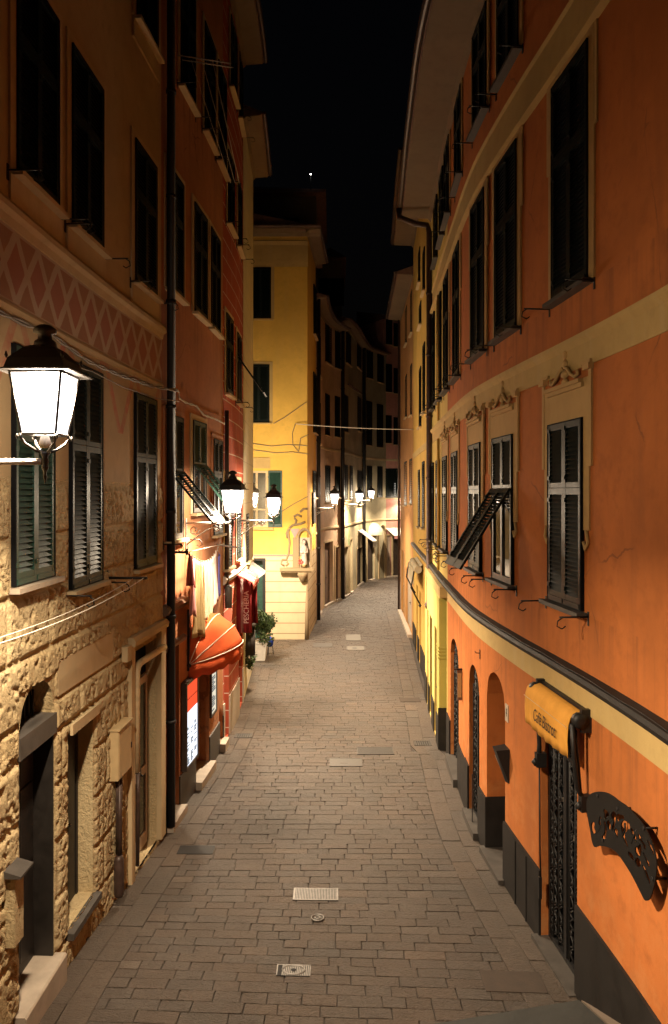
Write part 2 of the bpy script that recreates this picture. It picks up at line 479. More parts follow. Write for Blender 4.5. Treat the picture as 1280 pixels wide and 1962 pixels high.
def mk():
    D = M_
    D['orange'] = stucco('orange_stucco', (.48, .152, .038), .2, patch=(.34, .115, .036), streak=.75, hook=hook_aged((4.5, 8.26, 3.4), ((.20, .075, .03), (.52, .24, .09))))
    D['yellowgreen'] = stucco('pale_yellow_stucco', (.62, .46, .14), .10, patch=(.46, .33, .12))
    D['limeyellow'] = stucco('lime_yellow_stucco', (.38, .34, .085), .10)
    D['brightyellow'] = stucco('bright_yellow_stucco', (.60, .38, .095), .14, patch=(.55, .33, .10))
    D['tanwall'] = stucco('tan_orange_stucco', (.52, .27, .10), .2, patch=(.40, .22, .12))
    D['cream'] = stucco('cream_band', (.50, .35, .14), .14, patch=(.52, .42, .26), streak=.3)
    D['creamwall'] = stucco('cream_ashlar', (.66, .58, .42), .10, hook=courses(1.6, .62, .01, (.36, .30, .22), .5, .012, .6))
    D['stone_up'] = stucco('stone_house_plaster', (.50, .37, .21), .14, patch=(.36, .26, .15), hook=hook_pendant)
    D['trim'] = stucco('pale_trim', (.54, .41, .24), .12)
    D['btrim'] = stucco('baroque_trim', (.50, .33, .14), .12, patch=(.40, .25, .12))
    D['frieze'] = mat_frieze(); D['rough'] = mat_rough()
    D['redorange'] = stucco('red_orange_stucco', (.43, .18, .08), .18, patch=(.30, .13, .07), streak=.6, hook=hook_aged((5.0, 9.5, 13.5), ((.16, .07, .04), (.40, .24, .14))))
    D['redlined'] = stucco('red_lined_stucco', (.40, .075, .035), .14, hook=courses(1.5, .43, .01, (.62, .50, .40), .5, .014, .9))
    D['yfront'] = stucco('yellow_front', (.72, .455, .095), .12, patch=(.60, .40, .14), streak=.35)
    D['ybase'] = stucco('cream_base_blocks', (.52, .41, .26), .10, hook=courses(60, .435, .01, (.26, .19, .11), .5, .022, 1.0))
    D['pinkbrown'] = stucco('pink_brown_stucco', (.56, .38, .25), .2)
    D['greygreen'] = stucco('grey_green_stucco', (.52, .44, .28), .2)
    D['palecream'] = stucco('pale_cream_stucco', (.46, .40, .26), .2)
    D['pink'] = stucco('pink_stucco', (.52, .26, .21), .18)
    D['green'] = stucco('pale_green_plaster', (.34, .42, .20), .15)
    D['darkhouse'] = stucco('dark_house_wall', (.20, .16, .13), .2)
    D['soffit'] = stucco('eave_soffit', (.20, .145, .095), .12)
    D['plinth'] = plain('dark_slate_slab', (.019, .0165, .015), .6, 0, .3, 3, .25, .22)
    D['slate'] = plain('grey_slate', (.060, .051, .044), .6, 0, .3, 5, .3)
    D['marble'] = plain('pale_marble', (.40, .33, .26), .55, 0, .15, 6, .15)
    D['shut'] = plain('green_black_shutter', (.006, .010, .009), .45, 0, .3, 9, .08, .18)
    D['shutg'] = plain('green_shutter', (.018, .050, .038), .45, 0, .3, 9, .08, .35)
    D['dark'] = plain('unlit_interior', (.006, .006, .007), .8, 0, .3, 4, 0, .1)
    D['glass'] = mat_glass()
    D['iron'] = plain('black_iron', (.016, .015, .015), .5, .3, .3, 30, .2)
    D['lampiron'] = plain('lamp_iron', (.030, .027, .026), .55, .2, .3, 40, .2)
    D['paleiron'] = plain('pale_painted_iron', (.42, .38, .34), .45, .1, .2, 30, .15)
    D['copper'] = plain('old_copper_pipe', (.070, .042, .032), .5, .3, .35, 7, .2)
    D['pvc'] = plain('cream_pipe', (.56, .42, .24), .55, 0, .2, 9, .1)
    D['cable'] = plain('grey_cable', (.20, .17, .14), .6, 0, .3, 30, .2)
    D['rope'] = plain('pale_rope', (.55, .50, .42), .8, 0, .2, 60, .2)
    D['tile'] = plain('roof_tile', (.16, .085, .06), .85, 0, .35, 6, .4)
    D['wood'] = plain('dark_wood', (.045, .030, .022), .55, 0, .35, 6, .2)
    D['blackwood'] = plain('near_black_wood', (.014, .011, .009), .5, 0, .35, 6, .2)
    D['woodl'] = plain('brown_wood', (.16, .10, .07), .55, 0, .3, 5, .2)
    D['greywood'] = plain('grey_casement_wood', (.10, .09, .08), .5, 0, .2, 6, .1)
    D['creamdoor'] = plain('cream_painted_wood', (.50, .37, .20), .55, 0, .22, 4, .15)
    D['whitedoor'] = plain('white_door_frame', (.52, .42, .34), .45, 0, .15, 6, .1)
    D['box'] = plain('cream_metal_box', (.52, .38, .20), .55, .0, .15, 3, .08)
    D['steel'] = plain('worn_steel_cover', (.20, .185, .17), .5, .5, .3, 20, .25)
    D['steeld'] = plain('dull_iron_cover', (.065, .056, .048), .6, .2, .3, 14, .3)
    D['slot'] = plain('black_slot', (.010, .009, .009), .9, 0, .2, 9, 0)
    D['brownpatch'] = plain('brown_patch_slab', (.045, .031, .022), .8, 0, .25, 6, .35)
    D['awn'] = cloth('orange_awning_cloth', (.70, .33, .055)); D['awnred'] = cloth('red_orange_awning_cloth', (.62, .105, .030))
    D['awndk'] = cloth('dark_red_cloth', (.20, .016, .018)); D['awnpk'] = cloth('pink_red_cloth', (.60, .12, .09))
    D['white'] = cloth('white_cloth', (.62, .58, .53)); D['creamcl'] = cloth('cream_cloth', (.56, .49, .35))
    D['gold'] = cloth('yellow_print_cloth', (.50, .36, .17), .85, 0, 45); D['pinkcl'] = cloth('pink_cloth', (.62, .30, .28))
    D['lilac'] = cloth('white_pink_cloth', (.58, .49, .46)); D['blue'] = cloth('blue_violet_cloth', (.10, .10, .34))
    D['maroon'] = cloth('maroon_cloth', (.24, .055, .05)); D['palecl'] = cloth('pale_green_cloth', (.56, .54, .36))
    D['piping'] = plain('white_piping', (.80, .66, .50), .6, 0, .05, 9, 0)
    D['ink'] = plain('dark_lettering', (.030, .018, .012), .8, 0, .1, 9, 0)
    D['inkg'] = plain('golden_lettering', (.62, .34, .14), .8, 0, .1, 9, 0)
    D['inkw'] = plain('pale_lettering', (.62, .42, .38), .8, 0, .1, 9, 0)
    D['sign'] = plain('dark_sign_metal', (.010, .0088, .008), .6, .0, .25, 12, .15, .2)
    D['ivory'] = plain('ivory_plaque', (.46, .38, .29), .5, 0, .1, 9, .05)
    D['pot'] = plain('white_planter', (.62, .59, .54), .6, 0, .1, 9, .1)
    D['leaf'] = plain('dark_leaves', (.045, .075, .022), .55, 0, .4, 5, 0)
    D['bark'] = plain('brown_stem', (.07, .05, .035), .8, 0, .2, 20, .2)
    D['bag'] = cloth('blue_bag', (.02, .05, .34))
    D['skin'] = plain('statue_plaster', (.46, .39, .34), .6, 0, .08, 20, .1)
    D['flower'] = plain('red_flowers', (.45, .08, .06), .7, 0, .4, 40, 0)
    D['pane_lamp'] = emit('lit_lamp_glass', (1.0, .93, .92), 9.0, transp=.6)
    D['bulb'] = emit('lamp_bulb', (1.0, .93, .88), 30.0)
    D['red_lit'] = emit('lit_red_panel', (.95, .10, .035), 1.1)
    D['white_lit'] = emit('lit_white_panel', (.86, .90, 1.0), 1.6)
    D['warm_lit'] = emit('lit_warm_panel', (.9, .8, .62), 1.0)
    D['picture'] = emit('lit_grey_picture', (.30, .32, .33), .55)
    D['dim'] = emit('dim_lit_pane', (1.0, .93, .8), 1.2)
    D['ground'] = plain('joint_mortar', (.046, .036, .029), .95, 0, .3, 3, .3)
    D['paving'] = mat_paving()
    D['coverpale'] = plain('pale_cover_slab', (.14, .125, .105), .6, .2, .2, 14, .2)
    D['ledge'] = plain('grey_ledge_slate', (.040, .040, .036), .7, 0, .25, 6, .3)
    D['ledgeb'] = plain('pale_ledge_edge', (.22, .17, .13), .7, 0, .15, 6, .2)
mk()

# ------------------------------------------------------------------ plan of the street
RW = Wall([(3.10, -4), (3.05, 2), (2.975, 6.6), (2.92, 7.7), (2.835, 8.8), (2.76, 9.6), (2.68, 10.4), (2.60, 11.4), (2.545, 12.2), (2.51, 13), (2.52, 14.3),
           (2.58, 15.8), (2.66, 17.7), (2.76, 19.6), (2.90, 22.2), (3.10, 26.6), (3.31, 30.8), (3.52, 39.2)], -1)
LW = Wall([(-3.30, -4), (-3.28, 2), (-3.26, 7.28), (-3.18, 10.04), (-3.03, 12.5), (-2.9, 14.3), (-2.76, 16), (-2.67, 18), (-2.62, 20), (-2.68, 22.2), (-2.85, 26.2)], 1)
YF = Wall([(-8.5, 31.3), (-1.12, 31.3)], 1, False)
YS = Wall([(-1.12, 31.3), (-.87, 35.5)], 1, False)
FA = Wall([(-.87, 35.5), (-.72, 38.2), (-.45, 40.4), (0, 42), (.42, 42.9)], 1)
FB = Wall([(.42, 42.9), (1.03, 45.6), (1.5, 48.6), (1.95, 51)], 1)
FC = Wall([(1.95, 51), (3.0, 52.9), (3.78, 54.2)], 1)
FD = Wall([(3.78, 54.2), (5.2, 55), (9.5, 56.6)], 1)

# ------------------------------------------------------------------ shutters and windows
_cache = {}
def leaf_mesh(w, h, za, zb, pitch=.052, mat='shut', swing=False):
    """louvred leaf, x 0..w, z za..zb (origin at z=0), outward = -y"""
    k = (round(w, 3), round(h, 3), round(za, 3), round(zb, 3), pitch, mat, swing)
    if k in _cache: return _cache[k]
    mb = MB(); st = min(.055, w * .16)
    mb.box(0, st, -.035, 0, za, zb); mb.box(w - st, w, -.035, 0, za, zb)
    top = .075; bot = .13 if za < .02 else .06
    mb.box(st, w - st, -.033, -.002, zb - top, zb); mb.box(st, w - st, -.033, -.002, za, za + bot)
    if za < .02 and not swing:
        mb.box(st * .4, w - st * .4, -.044, -.0352, za + .01, za + bot * .5)
    n = max(3, int((zb - za - top - bot) / pitch)); z = za + bot
    p = (zb - za - top - bot) / n
    for i in range(n):
        zc = z + p * (i + .5); a = p * .64
        q = [(st, -.033, zc - a), (w - st, -.033, zc - a), (w - st, -.004, zc + a * .55), (st, -.004, zc + a * .55)]
        t = Vector((0, .004, .009))
        mb.hexa([Vector(q[0]), Vector(q[1]), Vector(q[2]), Vector(q[3]), Vector(q[0]) + t, Vector(q[1]) + t, Vector(q[2]) + t, Vector(q[3]) + t])
    for zz in (za + (zb - za) * .12, za + (zb - za) * .88):
        mb.box(-.012, .05, -.045, -.0352, zz, zz + .05)
    _cache[k] = mb.mesh('shutter', M_[mat]); return _cache[k]
def mesh_once(key, fn):
    if key not in _cache: _cache[key] = fn()
    return _cache[key]
def m_hook():
    mb = MB(); mb.tube([(0, 0, 0), (0, -.34, 0)], .011, 5); mb.tube([(0, -.30, 0), (0, -.36, -.04), (0, -.37, -.10), (0, -.31, -.13), (0, -.27, -.10)], .008, 5)
    mb.box(-.02, .02, -.012, 0, -.10, .06)
    return mb.mesh('bracket', M_['iron'])
def m_baroque(w, h):
    mb = MB(); hw = w / 2
    for sgn in (-1, 1):
        x = lambda a: sgn * a
        def bx(a, b, y0, z0, z1): mb.box(min(x(a), x(b)), max(x(a), x(b)), y0, -.001, z0, z1)
        bx(hw + .02, hw + .17, -.022, h * .42, h + .46); bx(hw + .17, hw + .24, -.03, h * .75, h + .53)
        bx(hw + .10, hw + .26, -.07, h + .53, h + .60); bx(hw + .0, hw + .25, -.05, h + .60, h + .64)
        mb.tube([(x(hw + .10), -.02, h * .42), (x(hw + .15), -.02, h * .36), (x(hw + .08), -.02, h * .32), (x(hw + .03), -.02, h * .36)], .022, 6)
        mb.tube([(x(.03), -.03, h + .66), (x(.12), -.04, h + .63), (x(.22), -.045, h + .55), (x(.34), -.045, h + .50), (x(.42), -.04, h + .52), (x(.40), -.04, h + .57)], .024, 6)
    mb.box(-hw - .02, hw + .02, -.02, -.001, h + .02, h + .36)
    mb.box(-hw - .04, hw + .04, -.055, -.001, h + .36, h + .41); mb.box(-hw - .02, hw + .02, -.085, -.001, h + .41, h + .455)
    for (zc, r) in ((.50, .085), (.60, .10), (.72, .085), (.83, .06), (.92, .035)):
        mb.lathe([(r * .3, -.05), (r * .8, -.02), (r * .8, .02), (r * .3, .06)], 9, (0, 0, 0), Matrix.Translation((0, -.02, h + zc - .02)) @ Matrix.Diagonal((1.2, .5, 1, 1)))
    return mb.mesh('surround', M_['btrim'])
def m_surround(w, h, t, mat, ears=False):
    mb = MB(); hw = w / 2 + .015
    mb.box(-hw - t, -hw, -.028, -.001, -.02, h + t); mb.box(hw, hw + t, -.028, -.001, -.02, h + t)
    mb.box(-hw, hw, -.026, -.001, h + .015, h + t)
    if ears:
        mb.box(-hw - t - .07, -hw - t, -.024, -.001, h * .62, h + t); mb.box(hw + t, hw + t + .07, -.024, -.001, h * .62, h + t)
    return mb.mesh('surround', M_[mat])
def m_sill(w, mat, apron=0):
    mb = MB(); mb.box(-w / 2 - .09, w / 2 + .09, -.13, -.001, -.065, -.012)
    if apron: mb.box(-w / 2 - .14, w / 2 + .14, -.03, -.001, -.065 - apron, -.066)
    return mb.mesh('sill', M_[mat])
def window(b, W, q, w, z0, z1, surround=None, sur_mat='trim', sill='slate', apron=0, flap=0, hooks=False, pitch=.052, mat='shut', mid=.64, simple=False):
    h = z1 - z0; M = W.mat(q, z0)
    T = Matrix.Translation
    def fr():
        mb = MB(); a = w / 2
        mb.box(-a - .012, -a + .012, -.05, -.001, 0, h + .012); mb.box(a - .012, a + .012, -.05, -.001, 0, h + .012)
        mb.box(-a + .012, a - .012, -.05, -.001, h - .0, h + .012)
        mb.box(-a + .012, a - .012, -.008, -.0012, 0, h)
        return mb.mesh('window', M_['dark'])
    win = inst('window', mesh_once(('fr', round(w, 3), round(h, 3)), fr), b, M)
    lw = w / 2 - .014; y = -.010
    for sgn in (0, 1):
        X = -w / 2 + .013 if sgn == 0 else .001
        if flap:
            inst('shutter', leaf_mesh(lw, h, h * mid, h - .002, pitch, mat), win, M @ T((X, y, 0)))
        elif simple:
            inst('shutter', leaf_mesh(lw, h, 0.0, h - .002, pitch, mat), win, M @ T((X, y, 0)))
        else:
            inst('shutter', mesh_once(('lf2', round(lw, 3), round(h, 3), pitch, mat, mid), lambda: two_leaf(lw, h, mid, pitch, mat)), win, M @ T((X, y, 0)))
    if flap:
        R_ = Matrix.Rotation(-flap, 4, 'X')
        for sgn in (0, 1):
            X = -w / 2 + .013 if sgn == 0 else .001
            me = leaf_mesh(lw, h, -h * mid + .01, -.01, pitch, mat, True)
            inst('shutter_flap', me, win, M @ T((X, y - .03, h * mid)) @ R_)
        mb = MB(); a = w / 2 - .03
        for x0, x1 in ((-a, -a + .05), (-.04, .04), (a - .05, a)): mb.box(x0, x1, -.045, -.0085, .0, h * mid - .02)
        mb.box(-a + .05, -.04, -.044, -.0085, 0, .09); mb.box(.04, a - .05, -.044, -.0085, 0, .09)
        inst('casement', mb.mesh('casement', M_['greywood']), win, M)
        mb = MB(); mb.box(-a + .05, -.041, -.02, -.0085, .091, h * mid - .02); mb.box(.041, a - .05, -.02, -.0085, .091, h * mid - .02)
        inst('pane', mb.mesh('pane', M_['glass']), win, M)
    if surround == 'baroque': inst('surround', mesh_once(('bq', round(w, 3), round(h, 3)), lambda: m_baroque(w, h)), win, M)
    elif surround: inst('surround', mesh_once(('sr', round(w, 3), round(h, 3), surround, sur_mat), lambda: m_surround(w, h, .13, sur_mat, surround == 'ears')), win, M)
    if sill: inst('sill', mesh_once(('sl', round(w, 3), sill, apron), lambda: m_sill(w, sill, apron)), win, M)
    if hooks:
        for x in (-w / 2 - .16, w / 2 + .12): inst('bracket', mesh_once('hook', m_hook), win, M @ T((x, -.001, -.05)))
    return win
def two_leaf(w, h, mid, pitch, mat):
    a = leaf_mesh(w, h, 0.0, h * mid - .004, pitch, mat); b = leaf_mesh(w, h, h * mid + .004, h - .002, pitch, mat)
    me = bpy.data.meshes.new('shutter'); bm = bmesh.new(); bm.from_mesh(a); bm.from_mesh(b); bm.to_mesh(me); bm.free()
    me.materials.append(M_[mat]); return me
def door(b, W, q, w, z0, z1, dep, mat='wood', kind='panel', name='door', glass=None):
    """a leaf standing dep behind the wall face"""
    M = W.mat(q, z0, -dep); h = z1 - z0; mb = MB(); a = w / 2
    if kind == 'panel':
        mb.box(-a, a, -.03, .03, 0, h)
        for x0, x1 in ((-a + .06, -.05), (.05, a - .06)):
            for u0, u1 in ((.06, .42), (.46, .80), (.84, .96)): mb.box(x0, x1, -.05, -.0302, h * u0, h * u1)
        mb.box(-.025, .025, -.055, -.0302, 0, h)
    elif kind == 'flat':
        mb.box(-a, a, -.03, .03, 0, h); mb.box(-a, -a + .05, -.045, -.0302, 0, h); mb.box(a - .05, a, -.045, -.0302, 0, h)
        mb.box(-a + .05, a - .05, -.044, -.0302, h - .08, h)
    elif kind == 'frame':
        for x0, x1 in ((-a, -a + .07), (-.03, .03), (a - .07, a)): mb.box(x0, x1, -.03, .03, 0, h)
        for u0, u1 in ((0, .22), (h * .42, h * .42 + .14), (h - .12, h)):
            mb.box(-a + .07, -.03, -.028, .028, u0, u1); mb.box(.03, a - .07, -.028, .028, u0, u1)
    d = mb.build(name, M_[mat], b, M)
    if kind == 'frame':
        mb = MB(); mb.box(-a + .07, -.03, -.008, .008, .22, h - .12); mb.box(.03, a - .07, -.008, .008, .22, h - .12)
        mb.build('pane', M_[glass or 'glass'], d, M)
    mb = MB(); mb.tube([(.06, -.03, h * .45), (.06, -.09, h * .45), (.0, -.10, h * .45)], .012, 5); mb.box(.045, .075, -.062, -.0552, h * .41, h * .49)
    mb.build('handle', M_['iron'], d, M)
    return d
def drainpipe(b, pts, r, mat='copper', name='drainpipe'):
    mb = MB(); mb.tube(pts, r, 9)
    for (p, q) in zip(pts, pts[1:]):
        p, q = Vector(p), Vector(q)
        if abs((q - p).z) > 2:
            n = int(abs((q - p).z) / 1.9)
            for k in range(1, n + 1):
                c = p + (q - p) * (k / (n + 1)); mb.lathe([(r * 1.22, -.03), (r * 1.22, .03)], 9, c)
    return mb.build(name, M_[mat], b)
def core(mb, W, s0, s1, z0, z1, inn=.55, out=5.0):
    strip(mb, W, s0, s1, [(-inn, z0), (-inn, z1), (-out, z1), (-out, z0)], 1.0)
def roof(b, W, s0, s1, z, over=.9, rise=2.0, deep=5.0, soffit='soffit', gutter=True, cap0=0, cap1=0):
    mb = MB(); strip(mb, W, s0 - cap0, s1 + cap1, [(over, z + .02), (over, z + .10), (-deep, z + .1 + rise), (-deep, z + .01), (-.02, z - .02)], .5)
    r = mb.build('roof', M_['tile'], b)
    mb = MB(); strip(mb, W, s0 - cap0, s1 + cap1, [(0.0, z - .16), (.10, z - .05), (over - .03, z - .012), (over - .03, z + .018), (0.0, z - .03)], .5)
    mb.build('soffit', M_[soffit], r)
    if gutter:
        mb = MB(); n = 10
        pts = [(over + .06 + .07 * math.cos(PI + PI * k / 6), z + .10 + .09 * math.sin(PI + PI * k / 6)) for k in range(7)]
        strip(mb, W, s0 - cap0, s1 + cap1, pts, .5); mb.build('gutter', M_['copper'], r)
    return r
def base_of(W, q): 
    p = W.pt(q, 0); p.z = g(p.x, p.y); return p
# ------------------------------------------------------------------ ground and paving
def lb(y):
    if y < 26.3: W = LW
    elif y < 31.2: return -7.5
    elif y < 35.5: W = YS
    elif y < 42.9: W = FA
    elif y < 51: W = FB
    elif y < 54.2: W = FC
    elif y < 56.5: W = FD
    else: return 12.0
    return W.xy(W.sY(y)).x
def rb(y):
    if y < 39.2:
        x = RW.xy(RW.sY(y)).x
        return x - (.17 if 17.55 < y < 39 else 0)
    return 11.0
def ground():
    mb = MB(); ys = [-30, -8, 2, 5, 7, 8.5, 10, 11.5, 13, 18, 24, 31, 60, 140]; xs = [-80, -4, -2, 0, 2, 4, 80]
    idx = [[mb.vert((x, y, g(x, y) - .022)) for x in xs] for y in ys]
    for j in range(len(ys) - 1):
        for i in range(len(xs) - 1):
            mb.face((idx[j][i], idx[j][i+1], idx[j+1][i+1], idx[j+1][i]))
    tag(mb.build('ground', M_['ground']), kind='structure')
    mb = MB(); R = random.Random(5)
    HOLES = [(-.45, .10, 8.98, 9.28)]
    def stone(p, tone, lift):
        # p: 4 plan corners
        cx = sum(q[0] for q in p) / 4; cy = sum(q[1] for q in p) / 4
        tx = R.uniform(-.010, .010); ty = R.uniform(-.010, .010)
        top = []; bot = []
        for q in p:
            dx, dy = cx - q[0], cy - q[1]; L = math.hypot(dx, dy) + 1e-6
            jx, jy = R.uniform(-.006, .006), R.uniform(-.006, .006)
            a = (q[0] + dx / L * .008 + jx, q[1] + dy / L * .008 + jy)
            c = (q[0] + dx / L * .014 + jx, q[1] + dy / L * .014 + jy)
            bot.append(mb.vert((a[0], a[1], g(*a) - .02)))
            top.append(mb.vert((c[0], c[1], g(*c) + lift + (c[0]-cx) * tx + (c[1]-cy) * ty)))
        mid = [mb.vert((mb.v[b][0], mb.v[b][1], mb.v[t][2] - .004)) for b, t in zip(bot, top)]
        mb.face(top, None, tone)
        for k in range(4):
            l = (k + 1) % 4
            mb.face((mid[k], mid[l], top[l], top[k]), None, tone); mb.face((bot[k], bot[l], mid[l], mid[k]), None, tone)
    def tone():
        t = R.choice((.90, .95, .98, 1, 1, 1.02, 1.05, 1.10)) * R.uniform(.96, 1.04)
        if R.random() < .06: t *= 1.25
        w = R.uniform(-.05, .06)
        return (t * (1 + w), t, t * (1 - w))
    y = 3.0
    while y < 56.3:
        h = R.uniform(.185, .215); y1 = y + h
        L = lb(y + h / 2) if y < 26.3 or y > 31.2 else -7.4
        Rr = rb(y + h / 2); bl = .62 if 3 < y < 26.0 else (.3 if y > 31.4 and y < 48 else 0); br = .66 if y < 38.8 else 0
        x = L + bl; xe = Rr - br; first = True
        while x < xe - .02:
            ln = R.uniform(.26, .58) * (R.uniform(.3, 1) if first else 1); first = False
            x1 = x + ln
            if xe - x1 < .16: x1 = xe
            s0 = .012 * (x - 0); 
            stone([(x, y, 0), (x1, y, 0), (x1, y1, 0), (x, y1, 0)], tone(), R.uniform(-.003, .004))
            x = x1
        y = y1
    for (fn, sg, rows, ya, yb) in ((lb, 1, (0.0, .30, .62), 3, 26.1), (rb, -1, (0.0, .33, .66), 3, 38.9), (lb, 1, (0.0, .30), 31.6, 48)):
        for a, b in zip(rows, rows[1:]):
            y = ya + R.uniform(-.5, 0)
            while y < yb:
                y1 = min(yb, y + R.uniform(.55, .95))
                xa, xb = fn(y), fn(y1 - .001)
                if abs(xa - xb) < .4:
                    p = [(xa + sg * a, y), (xa + sg * b, y), (xb + sg * b, y1), (xb + sg * a, y1)]
                    if sg < 0: p = [p[1], p[0], p[3], p[2]]
                    t = tone(); stone(p, (t[0] * 1.12, t[1] * 1.1, t[2] * 1.06), R.uniform(-.003, .003))
                y = y1
    tag(mb.build('paving', M_['paving']), kind='structure')
ground()

# ------------------------------------------------------------------ right side
def grille(b, W, sa, sb, z0, z1, rise, dep, bars=5, seed=1, back='glass', tn=.016):
    R = random.Random(seed); q = (sa + sb) / 2; w = abs(sb - sa) - .03; a = w / 2; M = W.mat(q, z0, -dep); h = z1 - z0; hs = h - rise
    top = lambda x: hs + (rise * math.sqrt(max(0, 1 - (x / a) ** 2)) if rise else 0)
    mb = MB()
    mb.box(-a, -a + .045, -.03, .03, 0, hs); mb.box(a - .045, a, -.03, .03, 0, hs); mb.box(-.035, .035, -.032, .032, 0, top(0) - .01)
    mb.box(-a + .045, -.035, -.03, .03, 0, .06); mb.box(.035, a - .045, -.03, .03, 0, .06)
    if rise:
        mb.tube([(-a + .02 + (w - .04) * k / 12, 0, top((-a + .02 + (w - .04) * k / 12) * .98)) for k in range(13)], .022, 6)
    zr = hs - .02 if rise else h - .45
    mb.box(-a + .045, -.035, -.03, .03, zr - .06, zr); mb.box(.035, a - .045, -.03, .03, zr - .06, zr)
    xs = [-a + .045 + (w - .09) * (k + .5) / bars for k in range(bars)]
    for x in xs:
        if abs(x) < .05: continue
        mb.tube([(x, 0, .05), (x, 0, top(x) - .01)], tn, 6)
    d = mb.build('grille_door', M_['iron'], b, M)
    for i in range(bars + 1):
        mb = MB(); x0 = -a + .045 + (w - .09) * i / bars; z = .12
        if i == 0: x0 += .05
        if i == bars: x0 -= .05
        if abs(x0) < .04: continue
        while z < top(x0) - .16:
            hgt = R.uniform(.10, .16); sg = R.choice((-1, 1)); r = .045
            mb.tube([(x0 - sg * r, -.012, z), (x0 + sg * r * .6, -.016, z + hgt * .25), (x0 + sg * r, -.016, z + hgt * .5), (x0 + sg * r * .2, -.014, z + hgt * .75), (x0 - sg * r * .8, -.012, z + hgt)], .010, 5)
            if R.random() < .7:
                c = Vector((x0 + R.uniform(-.03, .03), -.02, z + hgt * .5)); mb.lathe([(.004, -.03), (.020, 0), (.004, .03)], 5, c)
            z += hgt * .9
        mb.build('lattice', M_['iron'], d, M)
    mb = MB(); mb.box(-a + .01, a - .01, .09, .11, 0, hs)
    if rise:
        for k in range(10):
            x0 = -a + .01 + (w - .02) * k / 10; x1 = -a + .01 + (w - .02) * (k + 1) / 10
            mb.box(x0, x1, .09, .11, hs, min(top(x0), top(x1)))
    p = mb.build('pane', M_['glass'], d, M)
    mb = MB()
    for k in range(int(18 * h)):     # pale things seen behind the ironwork
        x = R.uniform(-a + .06, a - .06); z = R.uniform(.15, hs - .1); s_ = R.uniform(.012, .028)
        mb.box(x - s_ * .7, x + s_ * .7, .075, .0895, z, z + s_ * R.uniform(2, 4))
    mb.build('curtain_pattern', M_['ivory'], d, M)
    return d

